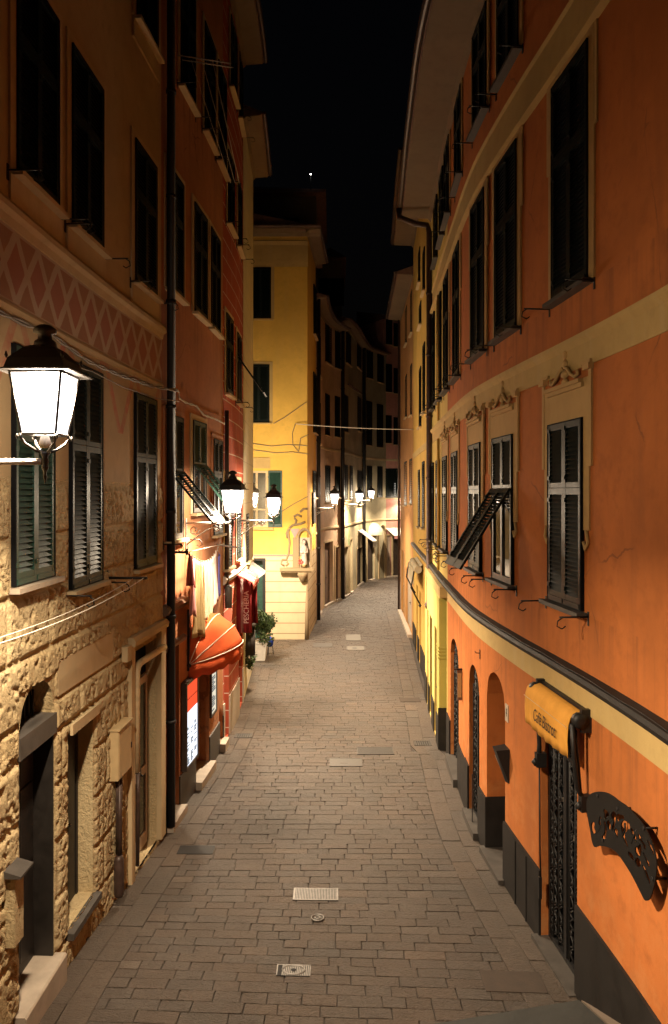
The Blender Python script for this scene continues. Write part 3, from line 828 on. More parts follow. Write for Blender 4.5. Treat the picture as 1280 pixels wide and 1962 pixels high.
def orange_house():
    s0, s1 = 0, RW.sY(17.4)
    b = thing('orange_house', base_of(RW, RW.sY(9)), 'long orange stucco house with dark slate plinth and a barred cafe door', 'house')
    A = lambda px: RW.at(px)
    cafe = (A(1106), A(1037), -.03, 3.12, .30, 0)
    niche = (A(968), A(933), -.05, 3.03, .42, .46)
    d2 = (A(918.5), A(899), -.1, 2.80, .22, .42)
    d1 = (A(879), A(863.5), -.15, 2.74, .22, .42)
    ops = [cafe, niche, d2, d1]
    mb = MB(); wall_mesh(mb, RW, s0, s1, -.6, 14.2, ops); core(mb, RW, s0, s1, -.6, 14.2)
    mb.build('wall', M_['orange'], b)
    # niche back, plinth, bands
    mb = MB(); strip(mb, RW, niche[0], niche[1], [(-.40, -.1), (-.40, 3.0), (-.46, 3.0), (-.46, -.1)]); mb.build('door', M_['woodl'], b)
    gap = [(o[0], o[1]) for o in ops]
    mb = MB()
    for ya, yb, top in ((-4, 9.3, 1.09), (9.3, 11.9, .91), (11.9, 14.3, .83), (14.3, 17.4, .78)):
        strip(mb, RW, RW.sY(ya), RW.sY(yb), [(.001, -.5), (.035, -.5), (.035, top), (.001, top)], .5, gap)
    for o, top in ((niche, .86),):
        for e in (o[0], o[1]):
            sg = 1 if e == o[0] else -1
            mb.hexa([RW.pt(e + .0012 * sg, -.5, .034), RW.pt(e + .022 * sg, -.5, .034), RW.pt(e + .022 * sg, -.5, -.40), RW.pt(e + .0012 * sg, -.5, -.40),
                     RW.pt(e + .0012 * sg, top, .034), RW.pt(e + .022 * sg, top, .034), RW.pt(e + .022 * sg, top, -.40), RW.pt(e + .0012 * sg, top, -.40)])
    for ys in (10.3, 10.75, 13.3): 
        q = RW.sY(ys); strip(mb, RW, q, q + .03, [(.036, -.4), (.047, -.4), (.047, .88), (.036, .88)])
    mb.builds('plinth', M_['plinth'], b)
    mb = MB()
    for o in (cafe, d2, d1, niche):
        strip(mb, RW, o[0] - .05, o[1] + .05, [(-.42, -.5), (.12, -.5), (.12, .06 if o is cafe else .03), (-.42, .06 if o is cafe else .03)])
    mb.builds('doorstep', M_['slate'], b)
    mb = MB(); strip(mb, RW, s0, s1, [(.001, 3.70), (.13, 3.74), (.145, 3.79), (.12, 3.83), (.001, 3.86)]); mb.builds('ledge', M_['plinth'], b)
    mb = MB(); strip(mb, RW, s0, s1, [(.001, 3.40), (.014, 3.40), (.014, 3.698), (.001, 3.698)])
    strip(mb, RW, s0, s1, [(.001, 7.34), (.014, 7.34), (.02, 7.60), (.07, 7.66), (.08, 7.71), (.001, 7.72)])
    strip(mb, RW, s0, s1, [(.001, 11.08), (.09, 11.10), (.09, 11.17), (.03, 11.24), (.016, 11.25), (.016, 11.68), (.05, 11.72), (.001, 11.74)])
    mb.builds('band', M_['cream'], b)
    mb = MB(); mb.tube([RW.pt(s0 + (s1 - s0) * k / 60, 3.845 + .008 * math.sin(k * 1.7), .10) for k in range(61)], .007, 5); mb.build('cable', M_['iron'], b)
    roof(b, RW, s0, s1, 14.17, .88)
    for i, px in enumerate((1086, 965.5, 912, 873, 854)):
        window(b, RW, A(px), 1.0, 4.55, 6.75, 'baroque', hooks=True, flap=.56 if i == 1 else 0)
    for px in (1095, 972, 917.5, 876, 856.5): window(b, RW, A(px), 1.04, 8.30, 10.98, 'ears', 'btrim', hooks=True)
    for px in (976, 921.5, 879.5, 858): window(b, RW, A(px), 1.0, 12.25, 13.98, 'plain', 'btrim', hooks=True)
    window(b, RW, A(1150), 1.0, 12.25, 13.98, 'plain', 'btrim', hooks=True)
    # doors
    grille(b, RW, cafe[0], cafe[1], 0.06, 3.1, 0, .12, 6, 3, tn=.02)
    grille(b, RW, d2[0], d2[1], .0, 2.78, .42, .10, 4, 4)
    grille(b, RW, d1[0], d1[1], -.05, 2.72, .42, .10, 4, 6)
    mb = MB()
    for px in (1036, 1033): 
        q = A(px); strip(mb, RW, q, q + .05, [(.001, .95), (.03, .95), (.03, 3.05), (.001, 3.05)])
    mb.builds('door_frame', M_['orange'], b)
    return b
orange_house()

def far_win(b, W, rects, pitch=.1, mat='shut', sur=None, sill='trim', **kw):
    for (x0, x1, y0, y1) in rects:
        qa, qb = W.at(x0), W.at(x1); q = (qa + qb) / 2
        Y = W.xy(q).y; zt = EYE + (HY - y0) / F * Y; zb = EYE + (HY - y1) / F * Y
        window(b, W, q, max(.5, abs(qb - qa)), zb, zt, sur, 'trim', sill, 0, 0, False, pitch, mat, .64, True, **kw)

def right_rest():
    # pale yellow house under the same eaves, its ground floor stepping forward
    s0, s1 = RW.sY(17.4) + .004, RW.sY(22.4)
    b = thing('yellow_house', base_of(RW, RW.sY(20)), 'pale yellow house with lime ground floor next to the long orange house', 'house')
    mb = MB(); wall_mesh(mb, RW, s0, s1, -.6, 14.2); core(mb, RW, s0, s1, -.6, 14.2, .3); mb.build('wall', M_['yellowgreen'], b)
    dr = [(RW.at(837, .17), RW.at(832.5, .17)), (RW.at(828, .17), RW.at(823.5, .17)), (RW.at(821.3, .17), RW.at(818.6, .17))]
    dr = [(min(a, c), max(a, c)) for a, c in dr]
    ga, gb = RW.sY(17.62), RW.sY(22.4)
    mb = MB(); wall_mesh(mb, RW, ga, gb, -.6, 3.42, [(a, c, -.15, 2.55, .16, 0) for a, c in dr if c < gb], .17)
    mb.poly([RW.pt(ga, -.6, .17), RW.pt(ga, 3.42, .17), RW.pt(ga, 3.42, 0), RW.pt(ga, -.6, 0)])
    mb.poly([RW.pt(ga, 3.42, .17), RW.pt(gb, 3.42, .17), RW.pt(gb, 3.42, 0), RW.pt(ga, 3.42, 0)])
    mb.build('ground_floor', M_['yellowgreen'], b)
    mb = MB(); strip(mb, RW, ga - .0015, ga + .55, [(-.002, .6), (.173, .6), (.173, 3.40), (-.002, 3.40)]); mb.build('pilaster', M_['limeyellow'], b)
    mb = MB(); strip(mb, RW, ga - .025, ga - .003, [(-.004, -.5), (.20, -.5), (.20, .82), (-.004, .82)])
    strip(mb, RW, ga, gb, [(.171, -.5), (.20, -.5), (.20, .55), (.171, .55)], .5, dr); mb.builds('plinth', M_['plinth'], b)
    mb = MB()
    for z in (1.98, 2.06, 2.14, 2.22): strip(mb, RW, ga - .02, ga + .45, [(-.004, z), (.20, z), (.20, z + .035), (-.004, z + .035)])
    mb.builds('moulding', M_['limeyellow'], b)
    mb = MB(); strip(mb, RW, s0, s1, [(.001, 3.70), (.13, 3.74), (.145, 3.79), (.12, 3.83), (.001, 3.86)]); mb.builds('ledge', M_['plinth'], b)
    mb = MB(); strip(mb, RW, s0, s1, [(.001, 3.44), (.18, 3.45), (.18, 3.69), (.001, 3.698)])
    strip(mb, RW, s0, s1, [(.001, 7.34), (.014, 7.34), (.02, 7.60), (.07, 7.66), (.08, 7.71), (.001, 7.72)])
    strip(mb, RW, s0, s1, [(.001, 11.08), (.09, 11.10), (.09, 11.17), (.03, 11.24), (.016, 11.25), (.016, 11.68), (.05, 11.72), (.001, 11.74)]); mb.builds('band', M_['cream'], b)
    for a, c in dr:
        if c < gb: door(b, RW, (a + c) / 2, c - a - .02, -.15, 2.53, -.06, 'wood', 'panel')
    roof(b, RW, s0, s1, 14.17, .88)
    for px in (840.5, 829.5): window(b, RW, RW.at(px), .95, 4.55, 6.75, None, hooks=True)
    for px in (843, 831): window(b, RW, RW.at(px), 1.0, 8.30, 10.98, None, hooks=True)
    for px in (847, 836): window(b, RW, RW.at(px), .95, 12.25, 13.9, None, hooks=False)
    q = RW.sY(19.25); drainpipe(b, [RW.pt(q, 3.9, .05), RW.pt(q, 7.3, .05)], .035, 'brightyellow'); drainpipe(b, [RW.pt(q, 7.75, .05), RW.pt(q, 11.0, .05)], .035, 'brightyellow')
    q = RW.at(822.5, .1); e = RW.pt(q, 14.2, .98)
    drainpipe(b, [e, (e.x, e.y, 13.95), RW.pt(q, 13.75, .5), RW.pt(q, 13.7, .16), RW.pt(q, 13.5, .10), RW.pt(q, 2.75, .10), RW.pt(q, 2.6, .16), RW.pt(q, 2.58, .22)], .085)
    mb = MB()
    for k in range(5): strip(mb, RW, RW.at(841.5), RW.at(836), [(.02, 4.02 + k * .085), (.05, 4.02 + k * .085), (.05, 4.045 + k * .085), (.02, 4.045 + k * .085)])
    mb.build('vent_grille', M_['iron'], b)
    # bright yellow house beyond the drainpipe
    s0, s1 = s1 + .004, RW.sY(31)
    b = thing('yellow_house', base_of(RW, RW.sY(27)), 'tall bright yellow house beyond the full height drainpipe', 'house')
    ops = [(RW.at(808), RW.at(804.5), -.2, 2.35, .2, 0), (RW.at(802), RW.at(799), -.2, 2.35, .2, 0)]
    mb = MB(); wall_mesh(mb, RW, s0, s1, -.6, 16.2, ops, .02); core(mb, RW, s0, s1, -.6, 16.2, .3); mb.build('wall', M_['brightyellow'], b)
    for o in ops: door(b, RW, (o[0] + o[1]) / 2, o[1] - o[0] - .02, -.2, 2.33, .1, 'whitedoor', 'frame', 'shop_door')
    mb = MB(); strip(mb, RW, s0, s1, [(.021, 3.70), (.13, 3.74), (.145, 3.79), (.12, 3.83), (.021, 3.86)]); mb.builds('ledge', M_['slate'], b)
    mb = MB(); strip(mb, RW, s0, s1, [(.021, -.5), (.06, -.5), (.06, .55), (.021, .55)], .5, [(o[0], o[1]) for o in ops]); mb.builds('plinth', M_['plinth'], b)
    mb = MB(); strip(mb, RW, s0, s1, [(.021, 7.3), (.04, 7.3), (.06, 7.5), (.021, 7.52)]); mb.builds('band', M_['cream'], b)
    roof(b, RW, s0, s1, 16.2, .85)
    far_win(b, RW, [(805, 808.6, 583, 625), (805, 808.6, 706, 818), (803, 806, 901, 1008), (812, 815.5, 480, 560), (812, 816, 660, 790), (811, 815, 885, 1010), (803.5, 806.5, 480, 545)], .06)
    # last house on the right
    s0, s1 = s1 + .004, RW.len
    b = thing('tan_house', base_of(RW, RW.sY(36)), 'tan and orange house at the bend with a pale roller door', 'house')
    ops = [(RW.at(790), RW.at(779), -.25, 2.4, .2, 0), (RW.at(775.5), RW.at(770.5), -.25, 3.0, .2, 0)]
    mb = MB(); wall_mesh(mb, RW, s0, s1, -.6, 15.0, ops, .03); core(mb, RW, s0, s1, -.6, 15.0, .3); mb.build('wall', M_['tanwall'], b)
    door(b, RW, (ops[0][0] + ops[0][1]) / 2, ops[0][1] - ops[0][0] - .02, -.2, 2.38, .1, 'marble', 'flat', 'roller_door')
    door(b, RW, (ops[1][0] + ops[1][1]) / 2, ops[1][1] - ops[1][0] - .02, -.2, 2.98, .1, 'creamdoor', 'frame', 'shop_door')
    mb = MB(); strip(mb, RW, ops[0][0] - .2, ops[1][1] + .2, [(.03, -.5), (.22, -.5), (.22, -.12), (.03, -.12)]); mb.builds('doorstep', M_['marble'], b)
    roof(b, RW, s0, s1, 15.0, .7)
    far_win(b, RW, [(788, 791, 700, 796), (778, 781, 720, 800), (786.5, 791, 880, 965), (776, 781, 885, 968), (788, 791, 560, 640), (778, 781, 590, 660)], .08)
    mb = MB(); mb.tube([RW.pt(s1 - .1, 15, .12), RW.pt(s1 - .1, -.2, .12)], .06, 8); mb.builds('drainpipe', M_['copper'], b)
right_rest()
# ------------------------------------------------------------------ left side
ZC = [-.6, .55, 1.18, 1.85, 2.5, 3.12, 3.5, 4.16, 4.83, 5.42, 6.05]
def stone_house():
    A = LW.at; s1 = LW.sY(12.95)
    b = thing('stone_house', base_of(LW, LW.sY(9)), 'old house of rough yellow stone with a painted lozenge frieze', 'house')
    arch = (A(36), A(104), .55, 3.83, .34, .44)
    o2 = (A(129.5), A(178), .62, 2.97, .26, 0)
    o3 = (A(249), A(300), .0, 3.45, .22, 0)
    ops = [arch, o2, o3]; sa = LW.sY(4.6)
    wins = [(A(62), 1.0, 4.95, 7.4), (A(163), 1.06, 4.72, 7.5), (A(277), 1.04, 4.72, 7.44)]
    pan = (A(108), A(214), 3.53, 3.93)
    def disp(s, z):
        if z > 6.02: return 0
        k = 0
        for i in range(len(ZC) - 1):
            if ZC[i] <= z <= ZC[i+1]: k = i
        dj = min(z - ZC[k], ZC[k+1] - z)
        ph = (k * .47) % 1.05; f = ((s + ph) % 1.05); dv = min(f, 1.05 - f)
        if z > 4.83 or 3.5 < z < 4.16: dv = 1
        if pan[0] < s < pan[1] and pan[2] < z < pan[3]: return .004
        for w_ in wins:
            if abs(s - w_[0]) < w_[1] / 2 + .10 and w_[2] - .12 < z < w_[3] + .1: return .0
        edge = min([min(abs(s - o[0]), abs(s - o[1])) if o[2] - .03 < z < o[3] + .03 else 9 for o in ops])
        m = min(1, max(0, (min(dj, dv) - .02) / .03)) * min(1, max(.15, edge / .06))
        if z > 5.9: m *= max(0, (6.02 - z) / .12)
        v = Vector((s * 15 + z * 5, z * 11 - s * 2, k * 3.1)); n = noise.noise(v); n2 = noise.noise(v * 2.0 + Vector((5, 1, 2))); n3 = noise.noise(v * .22 + Vector((9, 4, 1)))
        p = max(0, min(1, (n * .8 + n2 * .5 + n3 * .3 - .10) / .2))
        return m * (.006 + .026 * (1 - p) + .008 * n3) - (1 - m) * .010
    mb = MB(); wall_mesh(mb, LW, sa, s1, -.4, 6.05, ops, 0, .019, .019, disp)
    wall_mesh(mb, LW, 0, sa, -.6, 6.05)
    mb.build('stone_wall', M_['rough'], b)
    mb = MB(); wall_mesh(mb, LW, 0, s1, 6.05, 17.2); core(mb, LW, 0, s1, -.6, 17.2); mb.build('wall', M_['stone_up'], b)
    mb = MB(); strip(mb, LW, 0, s1, [(.001, 7.80), (.013, 7.80), (.013, 8.56), (.001, 8.56)]); mb.builds('frieze', M_['frieze'], b)
    mb = MB(); strip(mb, LW, 0, s1, [(.001, 7.70), (.03, 7.71), (.045, 7.76), (.03, 7.799), (.001, 7.799)])
    strip(mb, LW, 0, s1, [(.001, 8.561), (.03, 8.561), (.05, 8.64), (.10, 8.68), (.10, 8.74), (.06, 8.80), (.001, 8.82)]); mb.builds('cornice', M_['trim'], b)
    roof(b, LW, 0, s1, 17.2, .9)
    mb = MB(); strip(mb, LW, pan[0], pan[1], [(.005, 3.53), (.022, 3.53), (.022, 3.93), (.005, 3.93)]); mb.build('panel', M_['trim'], b)
    for i, w_ in enumerate(wins):
        window(b, LW, w_[0], w_[1], w_[2], w_[3], None, 'trim', 'marble' if i == 0 else 'trim', pitch=.06, mat='shutg' if i == 0 else 'shut', hooks=(i == 1))
    for px in (69.5, 165, 277): window(b, LW, A(px), 1.06, 9.17, 11.37, 'plain', 'trim', 'trim', .30, hooks=True)
    for px in (69.5, 165, 279.5): window(b, LW, A(px), 1.06, 13.28, 15.4, 'plain', 'trim', 'trim', .30)
    # arched door
    q = (arch[0] + arch[1]) / 2; w = arch[1] - arch[0]
    mb = MB(); strip(mb, LW, arch[0] - .02, arch[1] + .02, [(-.33, 3.13), (.025, 3.13), (.025, 3.36), (-.33, 3.37)]); mb.build('lintel', M_['slate'], b)
    door(b, LW, q, w - .06, .56, 3.12, .26, 'blackwood', 'panel')
    mb = MB()
    for e0, e1 in ((arch[0] + .002, arch[0] + .025), (arch[1] - .025, arch[1] - .002)): strip(mb, LW, e0, e1, [(-.33, .565), (-.006, .565), (-.006, 3.128), (-.33, 3.128)])
    mb.builds('door_frame', M_['blackwood'], b)  # dark lining added over the stone jambs to put shade in the recess
    mb = MB()
    for k in range(-3, 4):
        x = k * w / 8; mb.tube([(x, 0, 3.36), (x, 0, 3.38 + .42 * math.sqrt(1 - (x / (w / 2)) ** 2))], .012, 5)
    M = LW.mat(q, 0, -.2); gr = mb.build('lunette_grille', M_['iron'], b, M)
    mb = MB(); mb.box(-w / 2, w / 2, .04, .06, 3.37, 3.83); mb.build('pane', M_['dark'], gr, M)
    mb = MB(); strip(mb, LW, arch[0] - .12, arch[1] + .05, [(-.33, -.4), (.13, -.4), (.13, .54), (.115, .56), (-.33, .56)]); mb.builds('doorstep', M_['marble'], b)
    # second doorway
    q = (o2[0] + o2[1]) / 2; w = o2[1] - o2[0]
    door(b, LW, q, w - .01, .62, 2.96, .24, 'blackwood', 'flat', 'shutter_door')
    mb = MB(); strip(mb, LW, o2[0] - .06, o2[1] + .06, [(-.24, .52), (.10, .52), (.10, .60), (-.24, .62)]); mb.builds('sill', M_['slate'], b)
    mb = MB(); strip(mb, LW, o2[0] - .02, o2[1] + .05, [(.04, 2.972), (.075, 2.972), (.075, 3.10), (.04, 3.10)]); mb.build('lintel', M_['trim'], b)
    # third doorway, with glazed door and a cream pipe
    q = (o3[0] + o3[1]) / 2; w = o3[1] - o3[0]
    mb = MB()
    for e0, e1 in ((o3[0] - .16, o3[0] - .002), (o3[1] + .002, s1 - .01)): strip(mb, LW, e0, e1, [(.0, .0), (.085, .0), (.085, 3.58), (.0, 3.58)])
    strip(mb, LW, o3[0] - .16, s1 - .01, [(.0, 3.582), (.13, 3.582), (.15, 3.66), (.10, 3.72), (.0, 3.72)]); mb.builds('door_surround', M_['trim'], b)
    door(b, LW, q + .08, w - .35, .02, 2.85, .16, 'whitedoor', 'frame', 'glazed_door')
    mb = MB(); M = LW.mat(q, 0, -.19); mb.box(-w / 2, w / 2, .0, .03, 2.86, 3.45); mb.box(-w / 2, -w / 2 + .15, 0, .03, 0, 2.86); mb.build('transom', M_['dark'], b, M)
    mb = MB(); e = o3[0] + .10
    mb.tube([LW.pt(e, 1.62, .07), LW.pt(e, 3.14, .07), LW.pt(e + .05, 3.22, .07), LW.pt(e + .16, 3.25, .07), LW.pt(o3[1] + .05, 3.27, .12)], .055, 9); mb.builds('drainpipe', M_['pvc'], b)
    mb = MB(); mb.tube([LW.pt(e - .02, 1.60, .10), LW.pt(e - .02, 1.2, .10), LW.pt(e - .05, .2, .10)], .03, 7); mb.build('water_pipe', M_['copper'], b)
    mb = MB(); mb.lathe([(.055, -.02), (.07, .02), (.07, .50), (.045, .56)], 10, LW.pt(A(212), .22, .12)); mb.tube([LW.pt(A(213), .75, .12), LW.pt(A(215), 1.75, .11)], .035, 8); mb.build('downpipe_boot', M_['copper'], b)
    q = A(317); drainpipe(b, [LW.pt(q, 17.3, .85), LW.pt(q, 16.9, .5), LW.pt(q, 16.7, .10), LW.pt(q, .0, .10)], .075, 'iron')
    mb = MB(); mb.box(-.10, .10, -.12, -.03, 0, .22, LW.mat(A(234), 3.42)); mb.build('junction_box', M_['trim'], b)
stone_house()

def red_houses():
    A = LW.at; s0 = LW.sY(12.95) + .004; s1 = LW.sY(17.95)
    b = thing('red_house', base_of(LW, LW.sY(15)), 'red orange house with propped shutters behind the thick black drainpipe', 'house')
    ops = [(LW.sY(13.2), LW.sY(14.05), -.1, 3.05, .5, 0), (LW.sY(15.15), LW.sY(16.35), .0, 2.75, .45, 0), (LW.sY(17.45), LW.sY(17.9), -.12, 2.6, .4, 0)]
    mb = MB(); wall_mesh(mb, LW, s0, s1, -.6, 18.5, ops); core(mb, LW, s0, s1, -.6, 18.5); mb.build('wall', M_['redorange'], b)
    for o, m in zip(ops, ('wood', 'wood', 'wood')): door(b, LW, (o[0] + o[1]) / 2, o[1] - o[0] - .01, -.1, o[3] - .01, .38, m, 'frame' if o is ops[1] else 'panel')
    mb = MB(); strip(mb, LW, s0, LW.sY(14.35), [(.001, 3.72), (.10, 3.76), (.14, 3.84), (.10, 3.90), (.001, 3.93)])
    strip(mb, LW, s0, LW.sY(14.35), [(.001, 3.08), (.05, 3.08), (.08, 3.16), (.001, 3.2)]); mb.builds('ledge', M_['woodl'], b)
    mb = MB(); strip(mb, LW, s0, s1, [(.001, -.5), (.03, -.5), (.03, .55), (.001, .55)], .5, [(o[0], o[1]) for o in ops]); mb.builds('plinth', M_['slate'], b)
    mb = MB()
    for o in ops: strip(mb, LW, o[0] - .03, o[1] + .03, [(-.3, -.5), (.16, -.5), (.16, .03), (-.3, .03)])
    mb.builds('doorstep', M_['marble'], b)
    roof(b, LW, s0, s1, 18.5, .6, cap0=.0)
    def col(px): return A(px)
    window(b, LW, col(333), 1.0, 5.05, 7.3, 'plain', 'redorange', 'trim', flap=.70, hooks=True, mid=.55)
    window(b, LW, col(380), 1.0, 5.5, 7.35, 'plain', 'trim', 'trim', flap=.66, mid=.52, mat='shutg')
    window(b, LW, col(415.5), 1.0, 4.95, 7.1, 'plain', 'redorange', 'trim')
    for px in (334, 382.5, 411): window(b, LW, A(px), 1.0, 9.55, 11.75, 'plain', 'trim', 'trim')
    for px in (358, 400, 424): window(b, LW, A(px), 1.0, 13.6, 15.9, 'plain', 'trim', 'trim', hooks=True)
    # red house with white painted joints
    s0, s1 = s1 + .004, LW.sY(21.9)
    b = thing('red_house', base_of(LW, LW.sY(20)), 'dark red house with white painted joints behind the second lantern', 'house')
    ops = [(LW.sY(18.1), LW.sY(18.75), -.15, 2.6, .4, 0), (LW.sY(20.6), LW.sY(21.6), -.15, 2.5, .3, 0)]
    mb = MB(); wall_mesh(mb, LW, s0, s1, -.6, 18.5, ops); core(mb, LW, s0, s1, -.6, 18.5); mb.build('wall', M_['redlined'], b)
    for o in ops: door(b, LW, (o[0] + o[1]) / 2, o[1] - o[0] - .01, -.15, o[3] - .01, .25, 'wood', 'panel')
    mb = MB(); strip(mb, LW, s0, s1, [(.001, 3.66), (.06, 3.70), (.10, 3.80), (.05, 3.86), (.001, 3.88)]); mb.builds('ledge', M_['marble'], b)
    mb = MB(); strip(mb, LW, s0, s1, [(.001, -.5), (.03, -.5), (.03, .8), (.001, .8)], .5, [(o[0], o[1]) for o in ops]); mb.builds('plinth', M_['marble'], b)
    roof(b, LW, s0, s1, 18.5, .6)
    for px, za, zb in ((435.5, 4.15, 5.45), (456, 4.2, 5.35)): window(b, LW, A(px), .95, za - .1, zb + .85, 'plain', 'trim', 'trim', pitch=.07)
    window(b, LW, A(438), .95, 8.35, 10.3, 'plain', 'trim', 'trim'); window(b, LW, A(456.5), .95, 8.35, 10.2, 'plain', 'trim', 'trim', flap=.62, hooks=True)
    for px in (441, 458): window(b, LW, A(px), .95, 12.6, 14.4, 'plain', 'trim', 'trim', hooks=True)
    for px in (446, 460): window(b, LW, A(px), .95, 16.2, 18.0, 'plain', 'trim', 'trim', hooks=True)
    q = LW.sY(18.15); drainpipe(b, [LW.pt(q, 7.9, .06), LW.pt(q, 3.2, .06)], .05, 'copper')
    mb = MB(); mb.lathe([(.085, -.3), (.095, .2), (.06, .25)], 10, LW.pt(q, 3.4, .10)); mb.build('pipe_boot', M_['steeld'], b)
    # cream corner house
    s0, s1 = s1 + .004, LW.len
    b = thing('cream_house', base_of(LW, LW.sY(24)), 'narrow cream corner house beside the alley with the third lantern', 'house')
    mb = MB(); wall_mesh(mb, LW, s0, s1, -.6, 17.0, (), .012); core(mb, LW, s0, s1, -.6, 17.0, .0)
    mb.poly([LW.pt(s1, -.6, .012), LW.pt(s1, 17, .012), LW.pt(s1, 17, -5), LW.pt(s1, -.6, -5)]); mb.build('wall', M_['creamwall'], b)
    mb = MB(); strip(mb, LW, s0, s1, [(.013, 3.5), (.05, 3.52), (.06, 3.62), (.013, 3.66)]); mb.builds('ledge', M_['trim'], b)
    roof(b, LW, s0, s1, 17.0, .55, cap1=.0)
    far_win(b, LW, [(471, 474.5, 985, 1075)], .08)
red_houses()

# ------------------------------------------------------------------ yellow corner house and the far street
def yellow_corner():
    b = thing('yellow_house', (-2.5, 31.3, -.25), 'yellow corner house facing the lamps with a shrine on its corner', 'house')
    zw = lambda py: EYE + (HY - py) / F * 31.3
    xs = lambda px: YF.at(px)
    ops = [(YF.at(470), xs(513), zw(1010), zw(902), .14, 0), (YF.at(479), xs(503.5), -.3, zw(1074), .5, 0)]
    mb = MB(); wall_mesh(mb, YF, 0, YF.len, zw(1064), 16.8, [ops[0]])
    wall_mesh(mb, YS, 0, YS.len, zw(1064), 16.8)
    mb.poly([(-8.5, 31.6, -.6), (-8.5, 31.6, 16.8), (-1.3, 31.6, 16.8), (-1.3, 31.6, -.6)]); mb.build('wall', M_['yfront'], b)
    mb = MB(); wall_mesh(mb, YF, 0, YF.len, -.6, zw(1064) - .003, [ops[1]], .02); wall_mesh(mb, YS, 0, YS.len, -.6, zw(1064) - .003, (), .015)
    mb.build('base_wall', M_['ybase'], b)
    mb = MB(); strip(mb, YF, 0, YF.len + .06, [(.001, zw(1066)), (.035, zw(1066)), (.035, zw(1062)), (.001, zw(1062))]); mb.build('cable', M_['cable'], b)
    mb = MB(); strip(mb, YF, 0, YF.len + .03, [(.001, zw(511)), (.02, zw(511)), (.03, zw(500)), (.02, zw(470)), (.06, zw(462)), (.001, zw(460))])
    strip(mb, YF, YF.len - .5, YF.len + .03, [(.031, -.2 + 3.3), (.045, 3.1), (.045, 3.25), (.031, 3.25)]); mb.builds('frieze', M_['cream'], b)
    mb = MB(); mb.lathe([(.0, 0), (.10, 0), (.09, 1.0), (.05, 2.4), (.0, 2.42)], 8, (-1.14, 31.32, -.3)); mb.build('corner_guard', M_['ybase'], b)
    roof(b, YF, 0, YF.len, 16.8, .55, 1.2, cap1=.55); roof(b, YS, 0, YS.len, 16.79, .50, 1.2, cap0=.50)
    def bw(x0, x1, y0, y1, op=False):
        q0, q1 = xs(x0), xs(x1); q = (q0 + q1) / 2; w = q1 - q0; z0, z1 = zw(y1), zw(y0)
        window(b, YF, q, w, z0, z1, 'plain', 'cream', 'cream', simple=True, pitch=.09)
    bw(479, 519, 513, 611); bw(476, 516, 699, 810)
    # casement with its open shutter
    o = ops[0]; q = (o[0] + o[1]) / 2; w = o[1] - o[0]; h = o[3] - o[2]; M = YF.mat(q, o[2], -.06); mb = MB(); a = w / 2
    for x0, x1 in ((-a, -a + .06), (-.04, .05), (a - .09, a)): mb.box(x0, x1, -.03, .03, 0, h)
    for u0, u1 in ((0, .10), (h * .30, h * .30 + .06), (h - .09, h)):
        mb.box(-a + .06, -.04, -.028, .028, u0, u1); mb.box(.05, a - .09, -.028, .028, u0, u1)
    wn = mb.build('window', M_['creamdoor'], b, M)
    mb = MB(); mb.box(-a + .06, a - .09, -.006, .006, .1, h - .09); mb.build('pane', M_['glass'], wn, M)
    lm = leaf_mesh(w * .62, h, 0, h, .055, 'shutg')
    inst('shutter', lm, wn, YF.mat(o[1], o[2], .02) @ Matrix.Translation((.02, 0, 0)))
    mb = MB(); mb.box(-a - .1, a + .25, -.10, -.001, -.12, -.02); mb.builds('sill', M_['cream'], wn, YF.mat(q, o[2], 0))
    mb = MB(); mb.box(-a - .1, a + .1, -.04, -.001, h + .1, h + .55); mb.build('surround', M_['cream'], wn, YF.mat(q, o[2], 0))
    # alley door
    o = ops[1]; door(b, YF, (o[0] + o[1]) / 2, o[1] - o[0] - .02, -.25, o[3] - .02, .3, 'shutg', 'flat')
    mb = MB(); M = YF.mat((o[0] + o[1]) / 2, 0, .021); a = (o[1] - o[0]) / 2
    mb.box(a, a + .12, -.03, -.001, -.3, o[3] + .1); mb.box(-a, a, -.03, -.001, o[3], o[3] + .1); mb.builds('door_frame', M_['iron'], b, M)
    far_win(b, YS, [(600.4, 605.0, 552, 645), (600, 605.2, 717, 830), (598.8, 605, 903, 953)], .08)
    mb = MB(); mb.box(-.5, .5, -.10, -.03, -1.0, .4, YS.mat(YS.at(599), 5.5)); mb.build('electric_box', M_['iron'], b)
yellow_corner()

